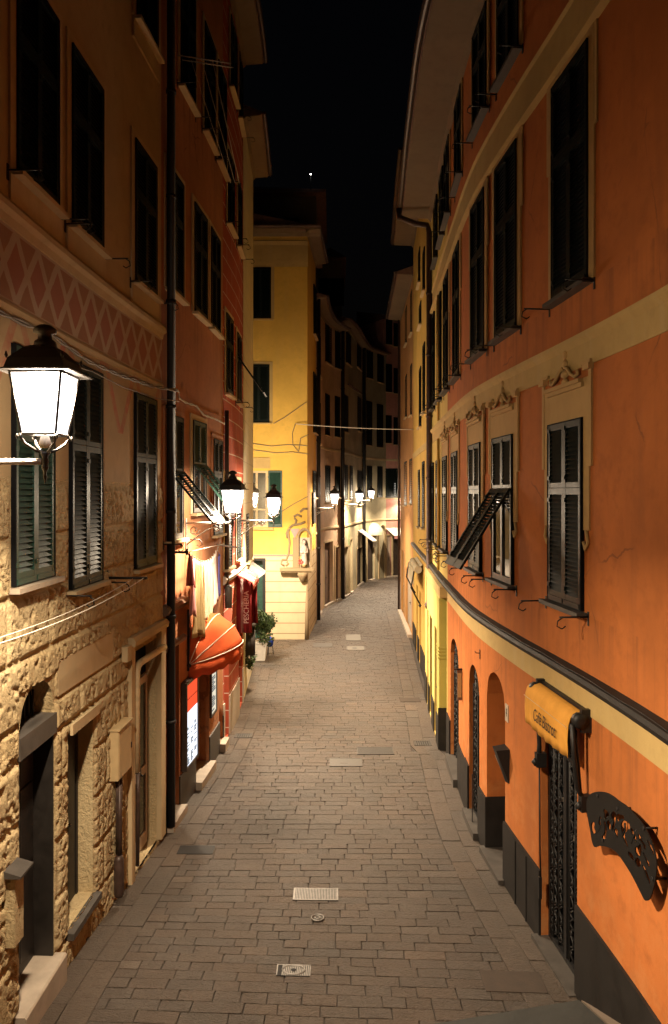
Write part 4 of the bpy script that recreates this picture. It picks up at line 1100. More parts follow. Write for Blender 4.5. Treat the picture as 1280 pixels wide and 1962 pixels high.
def far_street():
    def house(name, W, ztop, matl, label, rects, doors, over=.5, extra=None, **kw):
        q = W.len / 2; b = thing(name, base_of(W, q), label, 'house')
        ops = []
        for d in doors:
            qa, qb = sorted((W.at(d[0]), W.at(d[1]))); Y = W.xy((qa + qb) / 2).y
            ops.append((qa, qb, -.3, EYE + (HY - d[2]) / F * Y, .25, 0))
        mb = MB(); wall_mesh(mb, W, 0, W.len, -.6, ztop, ops); core(mb, W, 0, W.len, -.6, ztop, .35, 4); mb.build('wall', M_[matl], b)
        roof(b, W, 0, W.len, ztop, over, 1.2, 4)
        far_win(b, W, rects, .12)
        for d, o in zip(doors, ops): door(b, W, (o[0] + o[1]) / 2, o[1] - o[0] - .02, -.3, o[3] - .02, .16, d[3], d[4])
        mb = MB(); strip(mb, W, 0, W.len, [(.001, 3.9), (.05, 3.92), (.05, 4.02), (.001, 4.04)]); strip(mb, W, 0, W.len, [(.001, 8.2), (.04, 8.22), (.04, 8.34), (.001, 8.36)]); mb.builds('band', M_['trim'], b)
        mb = MB()
        for o in ops: strip(mb, W, o[0] - .05, o[1] + .05, [(.001, -.5), (.14, -.5), (.14, -.14), (.001, -.14)])
        mb.builds('doorstep', M_['marble'], b)
        mb = MB()
        for o in ops:
            for e in (o[0] - .10, o[1]): strip(mb, W, e, e + .10, [(.001, -.3), (.03, -.3), (.03, o[3]), (.001, o[3])])
            strip(mb, W, o[0] - .1, o[1] + .1, [(.001, o[3] + .001), (.03, o[3] + .001), (.03, o[3] + .1), (.001, o[3] + .1)])
        mb.builds('door_frame', M_['trim'], b)
        return b
    b = house('brown_house', FA, 15.2, 'pinkbrown', 'pink brown house just past the yellow corner house', [(623, 634.5, 619, 696), (642, 651, 632, 706), (623, 631, 756, 834), (641.5, 650, 760, 837), (623, 632, 893, 962), (642, 650.5, 894, 953), (609, 613.5, 640, 720), (609, 613.5, 770, 850)],
          [(621, 637, 1039, 'woodl', 'flat'), (642.5, 651, 1048, 'woodl', 'flat'), (608, 613, 1050, 'wood', 'flat')])
    drainpipe(b, [FA.pt(FA.len - .05, 15.3, .12), FA.pt(FA.len - .05, -.2, .12)], .11, 'iron')
    drainpipe(b, [FA.pt(.25, 15.3, .12), FA.pt(.25, -.2, .12)], .09, 'iron')
    b = house('grey_house', FB, 15.8, 'greygreen', 'grey green house under two far lanterns with a cream shop awning', [(663, 671, 640, 698), (684, 691, 653, 706), (659, 666, 758, 828), (685, 691, 762, 826), (659, 665, 891, 958), (670, 674.5, 893, 958), (685, 692.5, 902, 966)],
          [(658.5, 667, 1048, 'marble', 'flat'), (670.5, 674.5, 1034, 'whitedoor', 'flat'), (683.5, 694, 1050, 'wood', 'flat')])
    drainpipe(b, [FB.pt(FB.len - .1, 15.8, .12), FB.pt(FB.len - .1, -.2, .12)], .12, 'iron')
    mb = MB(); q = FB.at(663); strip(mb, FB, q - .9, q + 1.1, [(.001, 2.7), (.02, 2.7), (.02, 4.9), (.001, 4.9)], .5, [(FB.at(658.5), FB.at(667))]); mb.builds('shop_front', M_['green'], b)
    mb = MB(); q = FB.at(673); strip(mb, FB, q - 1.2, q + 1.0, [(.0, 12.35), (.6, 12.0), (.6, 12.06), (.0, 12.43)]); mb.build('canopy', M_['tile'], b)
    b = house('cream_house', FC, 15.9, 'palecream', 'pale cream house with a small dome awning at the end of the street', [(702.5, 713.5, 669, 725), (723, 734, 680, 733), (702, 712, 769, 853), (722, 733, 775, 857), (703, 712, 893, 953), (723, 732, 894, 953)],
          [(704, 717, 1029, 'wood', 'flat')], over=.3)
    mb = MB(); q = FC.at(731.5); M = FC.mat(q, 0)
    for sg in (-1, 1): mb.box(sg * .5 - .08, sg * .5 + .08, -.06, -.001, -.3, 3.1)
    mb.tube([(.5 * math.cos(PI * k / 10), -.03, 3.1 + .5 * math.sin(PI * k / 10)) for k in range(11)], .08, 6); mb.build('arch_surround', M_['trim'], b, M)
    b = house('pink_house', FD, 18.6, 'pink', 'tall pink house closing the view where the street bends', [(741.5, 749, 613, 660), (756, 763, 620, 664), (741.5, 748.5, 698, 751), (756, 763, 706, 754), (740.5, 748, 796, 849), (756, 763, 800, 852), (738.5, 745, 898, 954), (747, 753.5, 898, 954), (756, 761, 898, 954), (763, 768, 898, 954)],
          [(741, 749.5, 1026, 'marble', 'flat'), (753, 767.5, 1020, 'wood', 'flat')], over=.4)
    mb = MB(); q = FD.at(755); mb.box(-.09, .09, -.03, -.02, 0, .95, FD.mat(q, 5.65)); mb.build('lit_pane', M_['dim'], b)
    # dark tall blocks behind
    def block(name, label, x0, x1, y0, y1, z, over):
        b = thing(name, ((x0 + x1) / 2, (y0 + y1) / 2, -.25), label, 'house')
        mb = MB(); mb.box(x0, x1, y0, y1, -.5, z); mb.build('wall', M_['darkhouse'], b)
        mb = MB(); c = ((x0 + x1) / 2, (y0 + y1) / 2); e = over
        bt = [mb.vert(p) for p in ((x0 - e, y0 - e, z), (x1 + e, y0 - e, z), (x1 + e, y1 + e, z), (x0 - e, y1 + e, z))]
        tp = [mb.vert(p) for p in ((x0 - e, y0 - e, z + .15), (x1 + e, y0 - e, z + .15), (x1 + e, y1 + e, z + .15), (x0 - e, y1 + e, z + .15))]
        t = mb.vert((c[0], c[1], z + 1.8)); mb.face(list(reversed(bt)))
        for k in range(4): mb.face((bt[k], bt[(k+1) % 4], tp[(k+1) % 4], tp[k])); mb.face((tp[k], tp[(k+1) % 4], t))
        mb.build('roof', M_['tile'], b)
        mb = MB()
        for i in range(3):
            xx = x0 + (x1 - x0) * (i + .6) / 3.2; mb.box(xx - .4, xx + .4, y0 - .04, y0 - .002, z - 2.8, z - 1.1)
        mb.build('window', M_['dark'], b)
        return b
    b = block('tower_house', 'unlit tall house rising behind the yellow corner house', -7.5, -.9, 37.5, 44, 20.8, .5)
    mb = MB(); mb.lathe([(.0, -.02), (.035, 0), (.0, .03)], 8, (-1.15, 36.8, 21.6)); mb.build('lamp', M_['bulb'], b); mb = MB(); mb.tube([(-1.15, 36.95, 20.9), (-1.15, 36.9, 21.6)], .02, 5); mb.build('lamp_bracket', M_['iron'], b)
    block('tower_house', 'unlit house with a narrow gable behind the pink brown house', -1.0, .5, 46, 52, 20.2, .25)
far_street()
# ------------------------------------------------------------------ street lanterns
LAMP_W = 620.0
LAMP_G = 45.0
LAMP_C = (1.0, .80, .56)
def m_lantern_parts():
    D = {}
    mb = MB()   # frame and basket
    t, bt, zb, zt = .185, .125, .20, .645
    for sx in (-1, 1):
        for sy in (-1, 1):
            mb.tube([(sx * bt, sy * bt, zb), (sx * t, sy * t, zt)], .010, 5)
            mb.tube([(sx * (bt + .005), sy * (bt + .005), zb), (sx * .125, sy * .125, .165), (sx * .105, sy * .105, .13), (sx * .06, sy * .06, .09), (sx * .03, sy * .03, .07)], .011, 5)
            mb.lathe([(.004, -.02), (.012, 0), (.004, .02)], 5, (sx * (bt + .02), sy * (bt + .02), zb - .02))
    for a, z in ((bt, zb), (t, zt)):
        c = [(-a, -a, z), (a, -a, z), (a, a, z), (-a, a, z)]
        for k in range(4): mb.tube([c[k], c[(k + 1) % 4]], .012, 5)
    mb.lathe([(.026, -.05), (.020, -.02), (.030, .0), (.020, .03), (.035, .06), (.022, .075)], 10)
    mb.lathe([(.004, -.16), (.014, -.12), (.010, -.08), (.024, -.05), (.024, -.03)], 9)
    D['frame'] = mb.mesh('frame', M_['lampiron'])
    mb = MB()
    def sq(r, z): return (r * math.sqrt(2), z)
    mb.lathe([sq(.265, .648), sq(.27, .655), sq(.215, .668), sq(.195, .74), sq(.115, .83), sq(.08, .85)], 4, sq=True)
    mb.lathe([(.09, .845), (.075, .89), (.05, .91), (.05, .945), (.085, .955), (.08, .985), (.045, 1.01), (.0, 1.02)], 12)
    for sx in (-1, 1):
        for sy in (-1, 1): mb.lathe([(.004, 0), (.014, .02), (.004, .05)], 5, (sx * .20, sy * .20, .735))
    D['roof'] = mb.mesh('roof', M_['lampiron'])
    mb = MB(); t -= .006; bt -= .006
    for k in range(4):
        a = [(-1, -1), (1, -1), (1, 1), (-1, 1)]; p, q = a[k], a[(k + 1) % 4]
        mb.poly([(p[0] * bt, p[1] * bt, zb + .008), (q[0] * bt, q[1] * bt, zb + .008), (q[0] * t, q[1] * t, zt - .008), (p[0] * t, p[1] * t, zt - .008)])
    D['glass'] = mb.mesh('glass', M_['pane_lamp'])
    mb = MB(); mb.lathe([(.0, .40), (.02, .40), (.085, .44), (.085, .446), (.02, .46), (.0, .46)], 14); mb.tube([(0, 0, .19), (0, 0, .41)], .008, 5); mb.lathe([(.0, .10), (.035, .105), (.045, .14), (.030, .19), (.0, .2)], 10); D['bulb'] = mb.mesh('holder_with_baffle', M_['ivory'])  # wide disc above the holder is added to block light going straight down
    return D
LP = m_lantern_parts()
def m_bracket(L):
    mb = MB(); mb.tube([(0, -.002, 0), (0, -L + .02, 0)], .024, 8)
    mb.lathe([(.03, -.03), (.036, 0), (.03, .03)], 8, (0, 0, 0), Matrix.Translation((0, -L * .66, 0)) @ Matrix.Rotation(PI / 2, 4, 'X'))
    mb.tube([(0, -.02, -.42), (0, -.10, -.36), (0, -.26, -.24), (0, -.42, -.13), (0, -.58, -.07), (0, -.66, -.09), (0, -.66, -.14), (0, -.61, -.15), (0, -.60, -.11)], .016, 6)
    mb.tube([(0, -.17 - .10 * math.cos(a * PI / 8) * (1 - a / 26), -.13 - .10 * math.sin(a * PI / 8) * (1 - a / 26)) for a in range(20)], .014, 6)
    mb.box(-.04, .04, -.018, -.001, -.5, .09)
    mb.tube([(0, -.03, -.42), (0, -.05, -.48), (0, -.02, -.54)], .012, 5)
    return mb.mesh('bracket', M_['paleiron'])
def lantern(W, q, z, L, label, watts=1.0, glow=1.0, gz=.57):
    M = W.mat(q, z)
    t = thing('street_lantern', W.pt(q, z), label, 'street lamp', 'wall lanterns lighting the street')
    inst('bracket', mesh_once(('br', round(L, 2)), lambda: m_bracket(L)), t, M)
    H = M @ Matrix.Translation((0, -L, 0))
    fr = inst('frame', LP['frame'], t, H); inst('roof', LP['roof'], t, H); inst('glass', LP['glass'], t, H); inst('holder_with_baffle', LP['bulb'], t, H)
    ld = bpy.data.lights.new('lamp_light', 'AREA'); ld.shape = 'DISK'; ld.size = .20; ld.spread = math.radians(130); ld.energy = LAMP_W * watts; ld.color = LAMP_C
    link(bpy.data.objects.new('lamp_light', ld), t, H @ Matrix.Translation((0, 0, .625)) @ Matrix.Rotation(math.radians(-11), 4, 'X'))
    ld = bpy.data.lights.new('lamp_glow', 'POINT'); ld.energy = LAMP_G * glow; ld.color = LAMP_C; ld.shadow_soft_size = .10
    link(bpy.data.objects.new('lamp_glow', ld), t, H @ Matrix.Translation((0, 0, gz)))
    return t
lantern(LW, LW.sY(5.54), 6.13, 1.13, 'nearest and largest lit lantern, on the rough stone house', 2.1, 9.5, .56)
lantern(LW, LW.sY(14.5), 5.31, .93, 'lit lantern in front of the red house, above the hanging laundry', 1.9, 7)
lantern(LW, LW.sY(20.8), 5.12, .95, 'lit lantern in front of the green shutter of the yellow corner house', 4.2, 18, .36)
E0 = Wall([(-2.87, 26.2), (-5, 26.25)], -1, False)
E0.side = 1; E0n = Wall([(-5, 26.22), (-2.86, 26.22)], -1, False)
lantern(E0n, E0n.len - .10, 5.25, .95, 'lit lantern on the alley end of the cream house, half hidden behind its edge', 3.0, 46, .26)
lantern(YS, YS.sY(34.2), 5.20, .98, 'lit lantern on the side wall of the yellow corner house', 1.6, 12)
lantern(FB, FB.sY(43.6), 5.22, .92, 'lit lantern with a pointed black cap, left one of the far pair', 2.4, 16)
lantern(FB, FB.sY(49.6), 5.38, .80, 'small lit lantern, right one of the far pair', 2.4, 16)
lantern(FD, FD.sY(54.85), 5.1, .85, 'farthest lit lantern, half hidden at the bend by the tan house', 1.2, 6)

# ------------------------------------------------------------------ text
def text(body, size, name, mat, parent, M, shear=0, ext=.002, align='CENTER', xs=1.0):
    cu = bpy.data.curves.new('t', 'FONT'); cu.body = body; cu.size = size; cu.shear = shear; cu.extrude = ext; cu.align_x = align; cu.align_y = 'CENTER'
    o = bpy.data.objects.new('t', cu); COL.objects.link(o)
    dg = bpy.context.evaluated_depsgraph_get(); me = bpy.data.meshes.new_from_object(o.evaluated_get(dg))
    bpy.data.objects.remove(o)
    me.transform(Matrix.Diagonal((xs, 1, 1, 1))); me.materials.clear(); me.materials.append(M_[mat]); me.name = name
    return inst(name, me, parent, M @ Matrix.Rotation(PI / 2, 4, 'X'))
T = Matrix.Translation

# ------------------------------------------------------------------ things on the orange wall
def cafe_awning():
    qa, qb = RW.sY(8.4), RW.sY(9.78); q = (qa + qb) / 2; L = qb - qa; M = RW.mat(q, 3.32)
    t = thing('cafe_awning', RW.pt(q, 3.32), 'rolled orange cafe awning with dark script over the barred door', 'awning')
    mb = MB(); mb.tube([(-L / 2, -.15, .03), (L / 2, -.15, .03)], .035, 8); mb.box(-L / 2 - .03, L / 2 + .03, -.06, -.001, .10, .14); mb.build('roller', M_['iron'], t, M)
    mb = MB(); n = 20; rows = []
    pr = [(-.02, .09), (-.09, .115), (-.16, .10), (-.22, .05), (-.245, -.03), (-.252, -.12), (-.255, -.22), (-.25, -.32), (-.248, -.40)]
    for i in range(n + 1):
        x = -L / 2 + L * i / n; row = []
        for k, (y, z) in enumerate(pr):
            f = max(0, (k - 4) / 4); row.append(mb.vert((x, y - f * .014 * math.sin(i * 1.9), z - (.03 * f * math.sin(i / n * PI)))))
        rows.append(row)
    for A, B in zip(rows, rows[1:]):
        for k in range(len(pr) - 1): mb.face((A[k], A[k+1], B[k+1], B[k]), None, 1, True)
    v = mb.build('valance', M_['awn'], t, M)
    mo = v.modifiers.new('thick', 'SOLIDIFY'); mo.thickness = .006
    mb = MB(); mb.tube([(-L / 2, -.262, -.06), (L / 2, -.262, -.06)], .004, 4); mb.build('seam', M_['creamdoor'], v, M)
    text('Café Bistrot', .22, 'lettering', 'ink', v, M @ T((.02, -.274, -.21)), .28, .001, xs=.66)
    for sg in (-1, 1):
        near = (M @ Vector((sg, 0, 0))).y < M.translation.y; x = sg * (L / 2 + (.05 if near else -.07)); mb = MB(); k_ = 1.0 if near else .5
        mb.lathe([(.03, -.06), (.085, -.05), (.09, .0), (.085, .04), (.03, .05)], 12, (0, 0, 0), T((x, -.13, .03)) @ Matrix.Rotation(PI / 2, 4, 'Y'))
        mb.box(x - .03, x + .03, -.12, -.001, -.10, .16)
        mb.tube([(x, -.22 * k_, .0), (x, -.20 * k_, -.35), (x, -.16 * k_, -.72), (x, -.08, -.86)], .028, 7)
        mb.tube([(x - .03, -.18 * k_, -.05), (x - .03, -.13 * k_, -.5), (x - .03, -.10, -.86)], .014, 6)
        mb.box(x - .045, x + .045, -.13, -.001, -.98, -.80)
        mb.lathe([(.01, -.05), (.05, 0), (.01, .05)], 7, (x, -.14, -.92))
        mb.build('folding_arm', M_['iron'], t, M)
    mb = MB(); x = L / 2 + .06; mb.tube([(-x + .02, -.07, -.9), (-x + .02, -.06, -2.1), (-x + .04, -.06, -2.35)], .010, 5) if False else None
    xx = -L / 2 + .04; 
    far = L / 2 if (RW.mat(q, 0) @ Vector((1, 0, 0))).y > (RW.mat(q, 0) @ Vector((0, 0, 0))).y else -L / 2
    far -= .06 * (1 if far > 0 else -1)
    mb.tube([(far, -.08, -.9), (far, -.07, -2.1), (far, -.06, -2.42)], .011, 5); mb.box(far - .02, far + .02, -.09, -.05, -2.7, -2.42); mb.build('crank_rod', M_['iron'], t, M)
cafe_awning()

def plane_px(M, px, py):
    o = M.translation; n = (M.to_3x3() @ Vector((0, -1, 0))); c = Vector((0, 0, EYE)); d = Vector(((px - CX) / F, 1, (HY - py) / F))
    k = (o - c).dot(n) / d.dot(n); p = M.inverted() @ (c + d * k); return (p.x, p.z)
def iron_sign():
    q = RW.at(1205); M = RW.mat(q, 2.2, .13)
    t = thing('wall_sign', RW.pt(q, 2.2), 'black curved iron sign with cut out scroll lettering on the orange wall', 'sign')
    z = lambda a: plane_px(M, 1100 + a[0] / 7.111, 1490 + a[1] / 7.111)
    outer = [(176, 400), (180, 310), (205, 250), (255, 210), (310, 193), (370, 190), (440, 203), (520, 243), (620, 318), (720, 388), (830, 500), (930, 620), (1000, 740), (1065, 890), (1110, 1040), (1130, 1190), (1118, 1360), (1080, 1530), (1040, 1640), (1000, 1676), (965, 1665), (930, 1600), (850, 1440), (760, 1275), (680, 1150), (610, 1050), (545, 985), (470, 950), (400, 935), (330, 935), (300, 948), (275, 935), (250, 870), (225, 720), (195, 560)]
    holes = [[(240, 650), (270, 605), (285, 620), (280, 680), (300, 740), (290, 757), (255, 745)], [(345, 580), (360, 525), (380, 560), (378, 640), (355, 650), (342, 630)],
             [(405, 450), (450, 445), (480, 490), (485, 520), (450, 535), (440, 575), (420, 560), (415, 500)], [(445, 620), (500, 615), (500, 700), (485, 715), (455, 660)],
             [(515, 490), (575, 490), (570, 590), (555, 680), (530, 725), (520, 690), (540, 600), (510, 540)], [(588, 510), (640, 505), (690, 545), (650, 560), (605, 595), (588, 580)],
             [(410, 600), (436, 610), (442, 800), (390, 830), (415, 760), (420, 680)], [(555, 730), (590, 700), (605, 760), (600, 815), (575, 780)],
             [(650, 620), (720, 595), (770, 660), (735, 720), (700, 780), (715, 850), (740, 940), (700, 900), (665, 790), (648, 690)], [(780, 700), (810, 710), (815, 780), (788, 750)],
             [(825, 770), (855, 800), (860, 850), (830, 850)], [(880, 770), (940, 860), (985, 940), (960, 980), (930, 900), (885, 830)], [(840, 960), (870, 930), (905, 890), (925, 960), (920, 1040), (895, 1070), (845, 1030)],
             [(740, 1030), (790, 1035), (820, 1090), (820, 1130), (780, 1100)], [(835, 1130), (910, 1135), (905, 1210), (845, 1180)], [(950, 1020), (1000, 1110), (1035, 1190), (1020, 1215), (975, 1110)],
             [(935, 1190), (960, 1210), (1040, 1400), (1045, 1450), (1000, 1380), (950, 1240)], [(1005, 850), (1030, 880), (1100, 1040), (1095, 1060), (1050, 970)]]
    cu = bpy.data.curves.new('s', 'CURVE'); cu.dimensions = '2D'; cu.fill_mode = 'BOTH'; cu.extrude = .006; cu.resolution_u = 4
    for pts in [outer] + holes:
        sp = cu.splines.new('BEZIER'); sp.bezier_points.add(len(pts) - 1); sp.use_cyclic_u = True
        for b, p in zip(sp.bezier_points, pts):
            x, y = z(p); b.co = (x, y, 0); b.handle_left_type = b.handle_right_type = 'AUTO'
    o = bpy.data.objects.new('s', cu); COL.objects.link(o); dg = bpy.context.evaluated_depsgraph_get()
    me = bpy.data.meshes.new_from_object(o.evaluated_get(dg)); bpy.data.objects.remove(o)
    me.materials.clear(); me.materials.append(M_['sign']); me.name = 'panel'
    inst('panel', me, t, M @ Matrix.Rotation(PI / 2, 4, 'X'))
    mb = MB()
    for p in ((330, 245), (600, 420), (960, 690), (1080, 1380), (400, 850)):
        x, y = z(p); mb.tube([(x, -.012, y), (x, .13, y)], .012, 6); mb.lathe([(.02, -.006), (.02, .006)], 8, (0, 0, 0), T((x, -.010, y)) @ Matrix.Rotation(PI / 2, 4, 'X'))
    mb.build('standoff_bolt', M_['iron'], t, M)
    # a few inner scrolls
    mb = MB()
    for pts in ([(300, 760), (345, 720), (380, 640), (365, 560)], [(500, 560), (470, 580), (450, 560), (470, 530)], [(690, 620), (695, 720), (660, 800)], [(840, 870), (880, 850), (900, 900), (870, 950)], [(855, 700), (820, 800), (790, 900)]):
        mb.tube([(z(p)[0], 0, z(p)[1]) for p in pts], .010, 5)
    mb.build('lattice', M_['sign'], t, M)
iron_sign()

def wall_light():
    q = RW.at(972); M = RW.mat(q, 1.55)
    t = thing('wall_light', RW.pt(q, 1.55), 'dark wedge shaped wall light beside the arched niche', 'light')
    mb = MB(); p = [(-.11, -.001, 0), (.11, -.001, 0), (.03, -.02, 0), (-.03, -.02, 0)]
    mb.hexa([Vector((-.10, -.001, .0)), Vector((.10, -.001, .0)), Vector((.02, -.03, .0)), Vector((-.02, -.03, .0)), Vector((-.13, -.001, .52)), Vector((.13, -.001, .52)), Vector((.10, -.20, .50)), Vector((-.10, -.20, .50))])
    mb.build('shade', M_['iron'], t, M)
    mb = MB(); mb.poly([(-.115, -.16, .36), (-.105, -.05, .10), (-.125, -.03, .36)]); mb.hexa([Vector((.021, -.028, .02)), Vector((.085, -.006, .02)), Vector((.09, -.012, .30)), Vector((.06, -.10, .28)), Vector((.024, -.030, .02)), Vector((.09, -.004, .02)), Vector((.11, -.010, .31)), Vector((.078, -.105, .29))]); mb.build('diffuser', M_['ivory'], t, M)
wall_light()
def small_signs():
    q = RW.at(972); 
    t = thing('wall_plaque', RW.pt(RW.at(972), 2.6), 'small pale plaque with a dark symbol right of the arched niche', 'sign')
    M = RW.mat(RW.at(972), 2.58); mb = MB(); mb.box(-.07, .07, -.012, -.001, -.13, .13); mb.build('plate', M_['ivory'], t, M)
    mb = MB(); mb.box(-.008, .008, -.0145, -.0122, -.05, .06); mb.box(-.03, .03, -.0145, -.0122, -.01, .006); mb.tube([(.0, -.013, .06), (.025, -.013, .075), (.03, -.013, .05)], .004, 4); mb.build('symbol', M_['iron'], t, M)
    q = RW.sY(14.75); M = RW.mat(q, 1.8)
    t = thing('menu_case', RW.pt(q, 1.8), 'thin brown menu case sticking out between the two grille doors', 'sign')
    mb = MB(); mb.box(-.02, .02, -.10, -.001, 0, .60); mb.build('case', M_['woodl'], t, M)
    mb = MB(); mb.box(-.03, .03, -.16, -.001, .602, .625); mb.build('hood', M_['iron'], t, M)
    mb = MB(); mb.box(.0205, .024, -.09, -.02, .06, .54); mb.build('poster', M_['gold'], t, M)
    q = RW.at(920); M = RW.mat(q, 3.12)
    t = thing('wall_hook', RW.pt(q, 3.12), 'small black iron hook above the second grille door', 'hook')
    mb = MB(); mb.box(-.02, .02, -.01, -.001, -.08, .08); mb.tube([(0, -.01, .02), (0, -.07, .02), (0, -.09, .05)], .008, 5); mb.build('hook', M_['iron'], t, M)
small_signs()

# ------------------------------------------------------------------ awnings and shop things on the left
def dome_awning():
    ya, yb = 14.6, 16.6; q = LW.sY((ya + yb) / 2); L = LW.sY(yb) - LW.sY(ya); M = LW.mat(q, 2.52)
    t = thing('dome_awning', LW.pt(q, 2.52), 'orange red dome awning with pale piping and scalloped edge over a shop', 'awning')
    r = .88; ang = [92, 69, 42, 16]
    def rib(a, k=1.0):
        a = math.radians(a); pts = []; c = .30
        ux, uz = -math.cos(a), math.sin(a)
        for i in range(21):
            t_ = PI * i / 20; x = -L / 2 * math.cos(t_); d = math.sin(t_) ** .8
            pts.append(Vector((x, ux * d * r * k - .02, uz * d * r * k)))
        return pts
    mb = MB(); A_ = [92, 84, 76.5, 69, 60, 51, 42, 33, 24.5, 16]
    sag = [0, -.02, -.02, 0, -.028, -.028, 0, -.03, -.03, 0]
    rows = [[mb.vert(p) for p in rib(a, 1 + s_)] for a, s_ in zip(A_, sag)]
    for A, B in zip(rows, rows[1:]):
        for k in range(len(A) - 1): mb.face((A[k], A[k+1], B[k+1], B[k]), None, 1, True)
    cv = mb.build('canopy', M_['awnred'], t, M); cv.modifiers.new('thick', 'SOLIDIFY').thickness = .006
    for a in ang[1:]:
        mb = MB(); mb.tube([p + Vector((0, -.006, .006)) for p in rib(a, 1.004)], .011, 6); mb.build('piping', M_['piping'], cv, M)
    # valance
    mb = MB(); base = rib(16); pts = []
    for a, b in zip(base, base[1:]):
        n = max(1, int((b - a).length / .04))
        for k in range(n): pts.append(a + (b - a) * (k / n))
    pts.append(base[-1]); top = []; bot = []; acc = 0
    for i, p in enumerate(pts):
        if i: acc += (p - pts[i-1]).length
        d = .26 + .045 * abs(math.sin(acc / .30 * PI)); w = .02 * math.sin(acc * 9)
        top.append(mb.vert(p)); bot.append(mb.vert(p + Vector((w * .6, w, -d))))
    mids = [mb.vert((Vector(mb.v[a]) + Vector(mb.v[b])) / 2 + Vector((0, .012 * math.sin(i * .7), 0))) for i, (a, b) in enumerate(zip(top, bot))]
    for k in range(len(top) - 1):
        mb.face((top[k], top[k+1], mids[k+1], mids[k]), None, 1, True); mb.face((mids[k], mids[k+1], bot[k+1], bot[k]), None, 1, True)
    vl = mb.build('valance', M_['awnred'], t, M); vl.modifiers.new('thick', 'SOLIDIFY').thickness = .005
    f = math.radians(16); y = -math.cos(f) * r - .035; z = math.sin(f) * r - .15
    text('OVI', .26, 'lettering', 'inkg', vl, M @ T((0, y, z)), 0, .001, xs=.8)
    mb = MB()
    for sg in (-1, 1): mb.lathe([(.02, -.04), (.05, 0), (.02, .04)], 8, (0, 0, 0), T((sg * L / 2, -.03, 0)) @ Matrix.Rotation(PI / 2, 4, 'Y')); mb.box(sg * L / 2 - .02, sg * L / 2 + .02, -.04, -.001, -.1, 1.1)
    mb.builds('hinge_frame', M_['iron'], t, M)
dome_awning()

def lit_case(ya, yb, z0, z1, label, dep, red):
    q = LW.sY((ya + yb) / 2); w = LW.sY(yb) - LW.sY(ya); h = z1 - z0; M = LW.mat(q, z0); a = w / 2; R = random.Random(int(ya * 10))
    t = thing('display_case', LW.pt(q, z0), label, 'display case')
    mb = MB(); mb.box(-a, a, -dep, -.001, -.06, -.001); mb.box(-a, a, -dep, -.001, h + .001, h + .06)
    mb.box(-a - .05, -a - .001, -dep, -.001, -.06, h + .06); mb.box(a + .001, a + .05, -dep, -.001, -.06, h + .06); mb.build('case', M_['wood'], t, M)
    y0 = -dep + .02; s = h * (.66 if red else 1.0)
    mb = MB(); mb.box(-a, a, y0, y0 + .02, 0, s - .002); mb.build('panel', M_['white_lit' if red else 'warm_lit'], t, M)
    if red:
        mb = MB(); mb.box(-a, a, y0, y0 + .02, s, h); p = mb.build('panel', M_['red_lit'], t, M)
        mb = MB(); mb.box(-a, a, y0 - .004, y0 - .0005, s + (h - s) * .45, s + (h - s) * .47); mb.build('joint', M_['awndk'], p, M)
    mb = MB()
    cols = 3 if red else 1; rows = 4 if red else 3
    for i in range(cols):
        for k in range(rows):
            x0 = -a + w * (i + .12) / cols; x1 = -a + w * (i + .88) / cols; u0 = s * (k + .1) / rows; u1 = s * (k + .9) / rows
            if red and k == rows - 1: continue
            n = 7
            for j in range(n):
                if R.random() < .72:
                    zz = u0 + (u1 - u0) * j / n; mb.box(x0, x0 + (x1 - x0) * R.uniform(.5, 1), y0 - .004, y0 - .0005, zz, zz + (u1 - u0) / n * .7)
    mb.build('picture', M_['picture'], t, M)
lit_case(14.22, 14.98, .66, 2.22, 'tall lit menu case with red top and white lower panels', .12, True)
lit_case(16.45, 16.95, 1.0, 2.3, 'small lit case in the orange pier under the dome awning', .05, False)

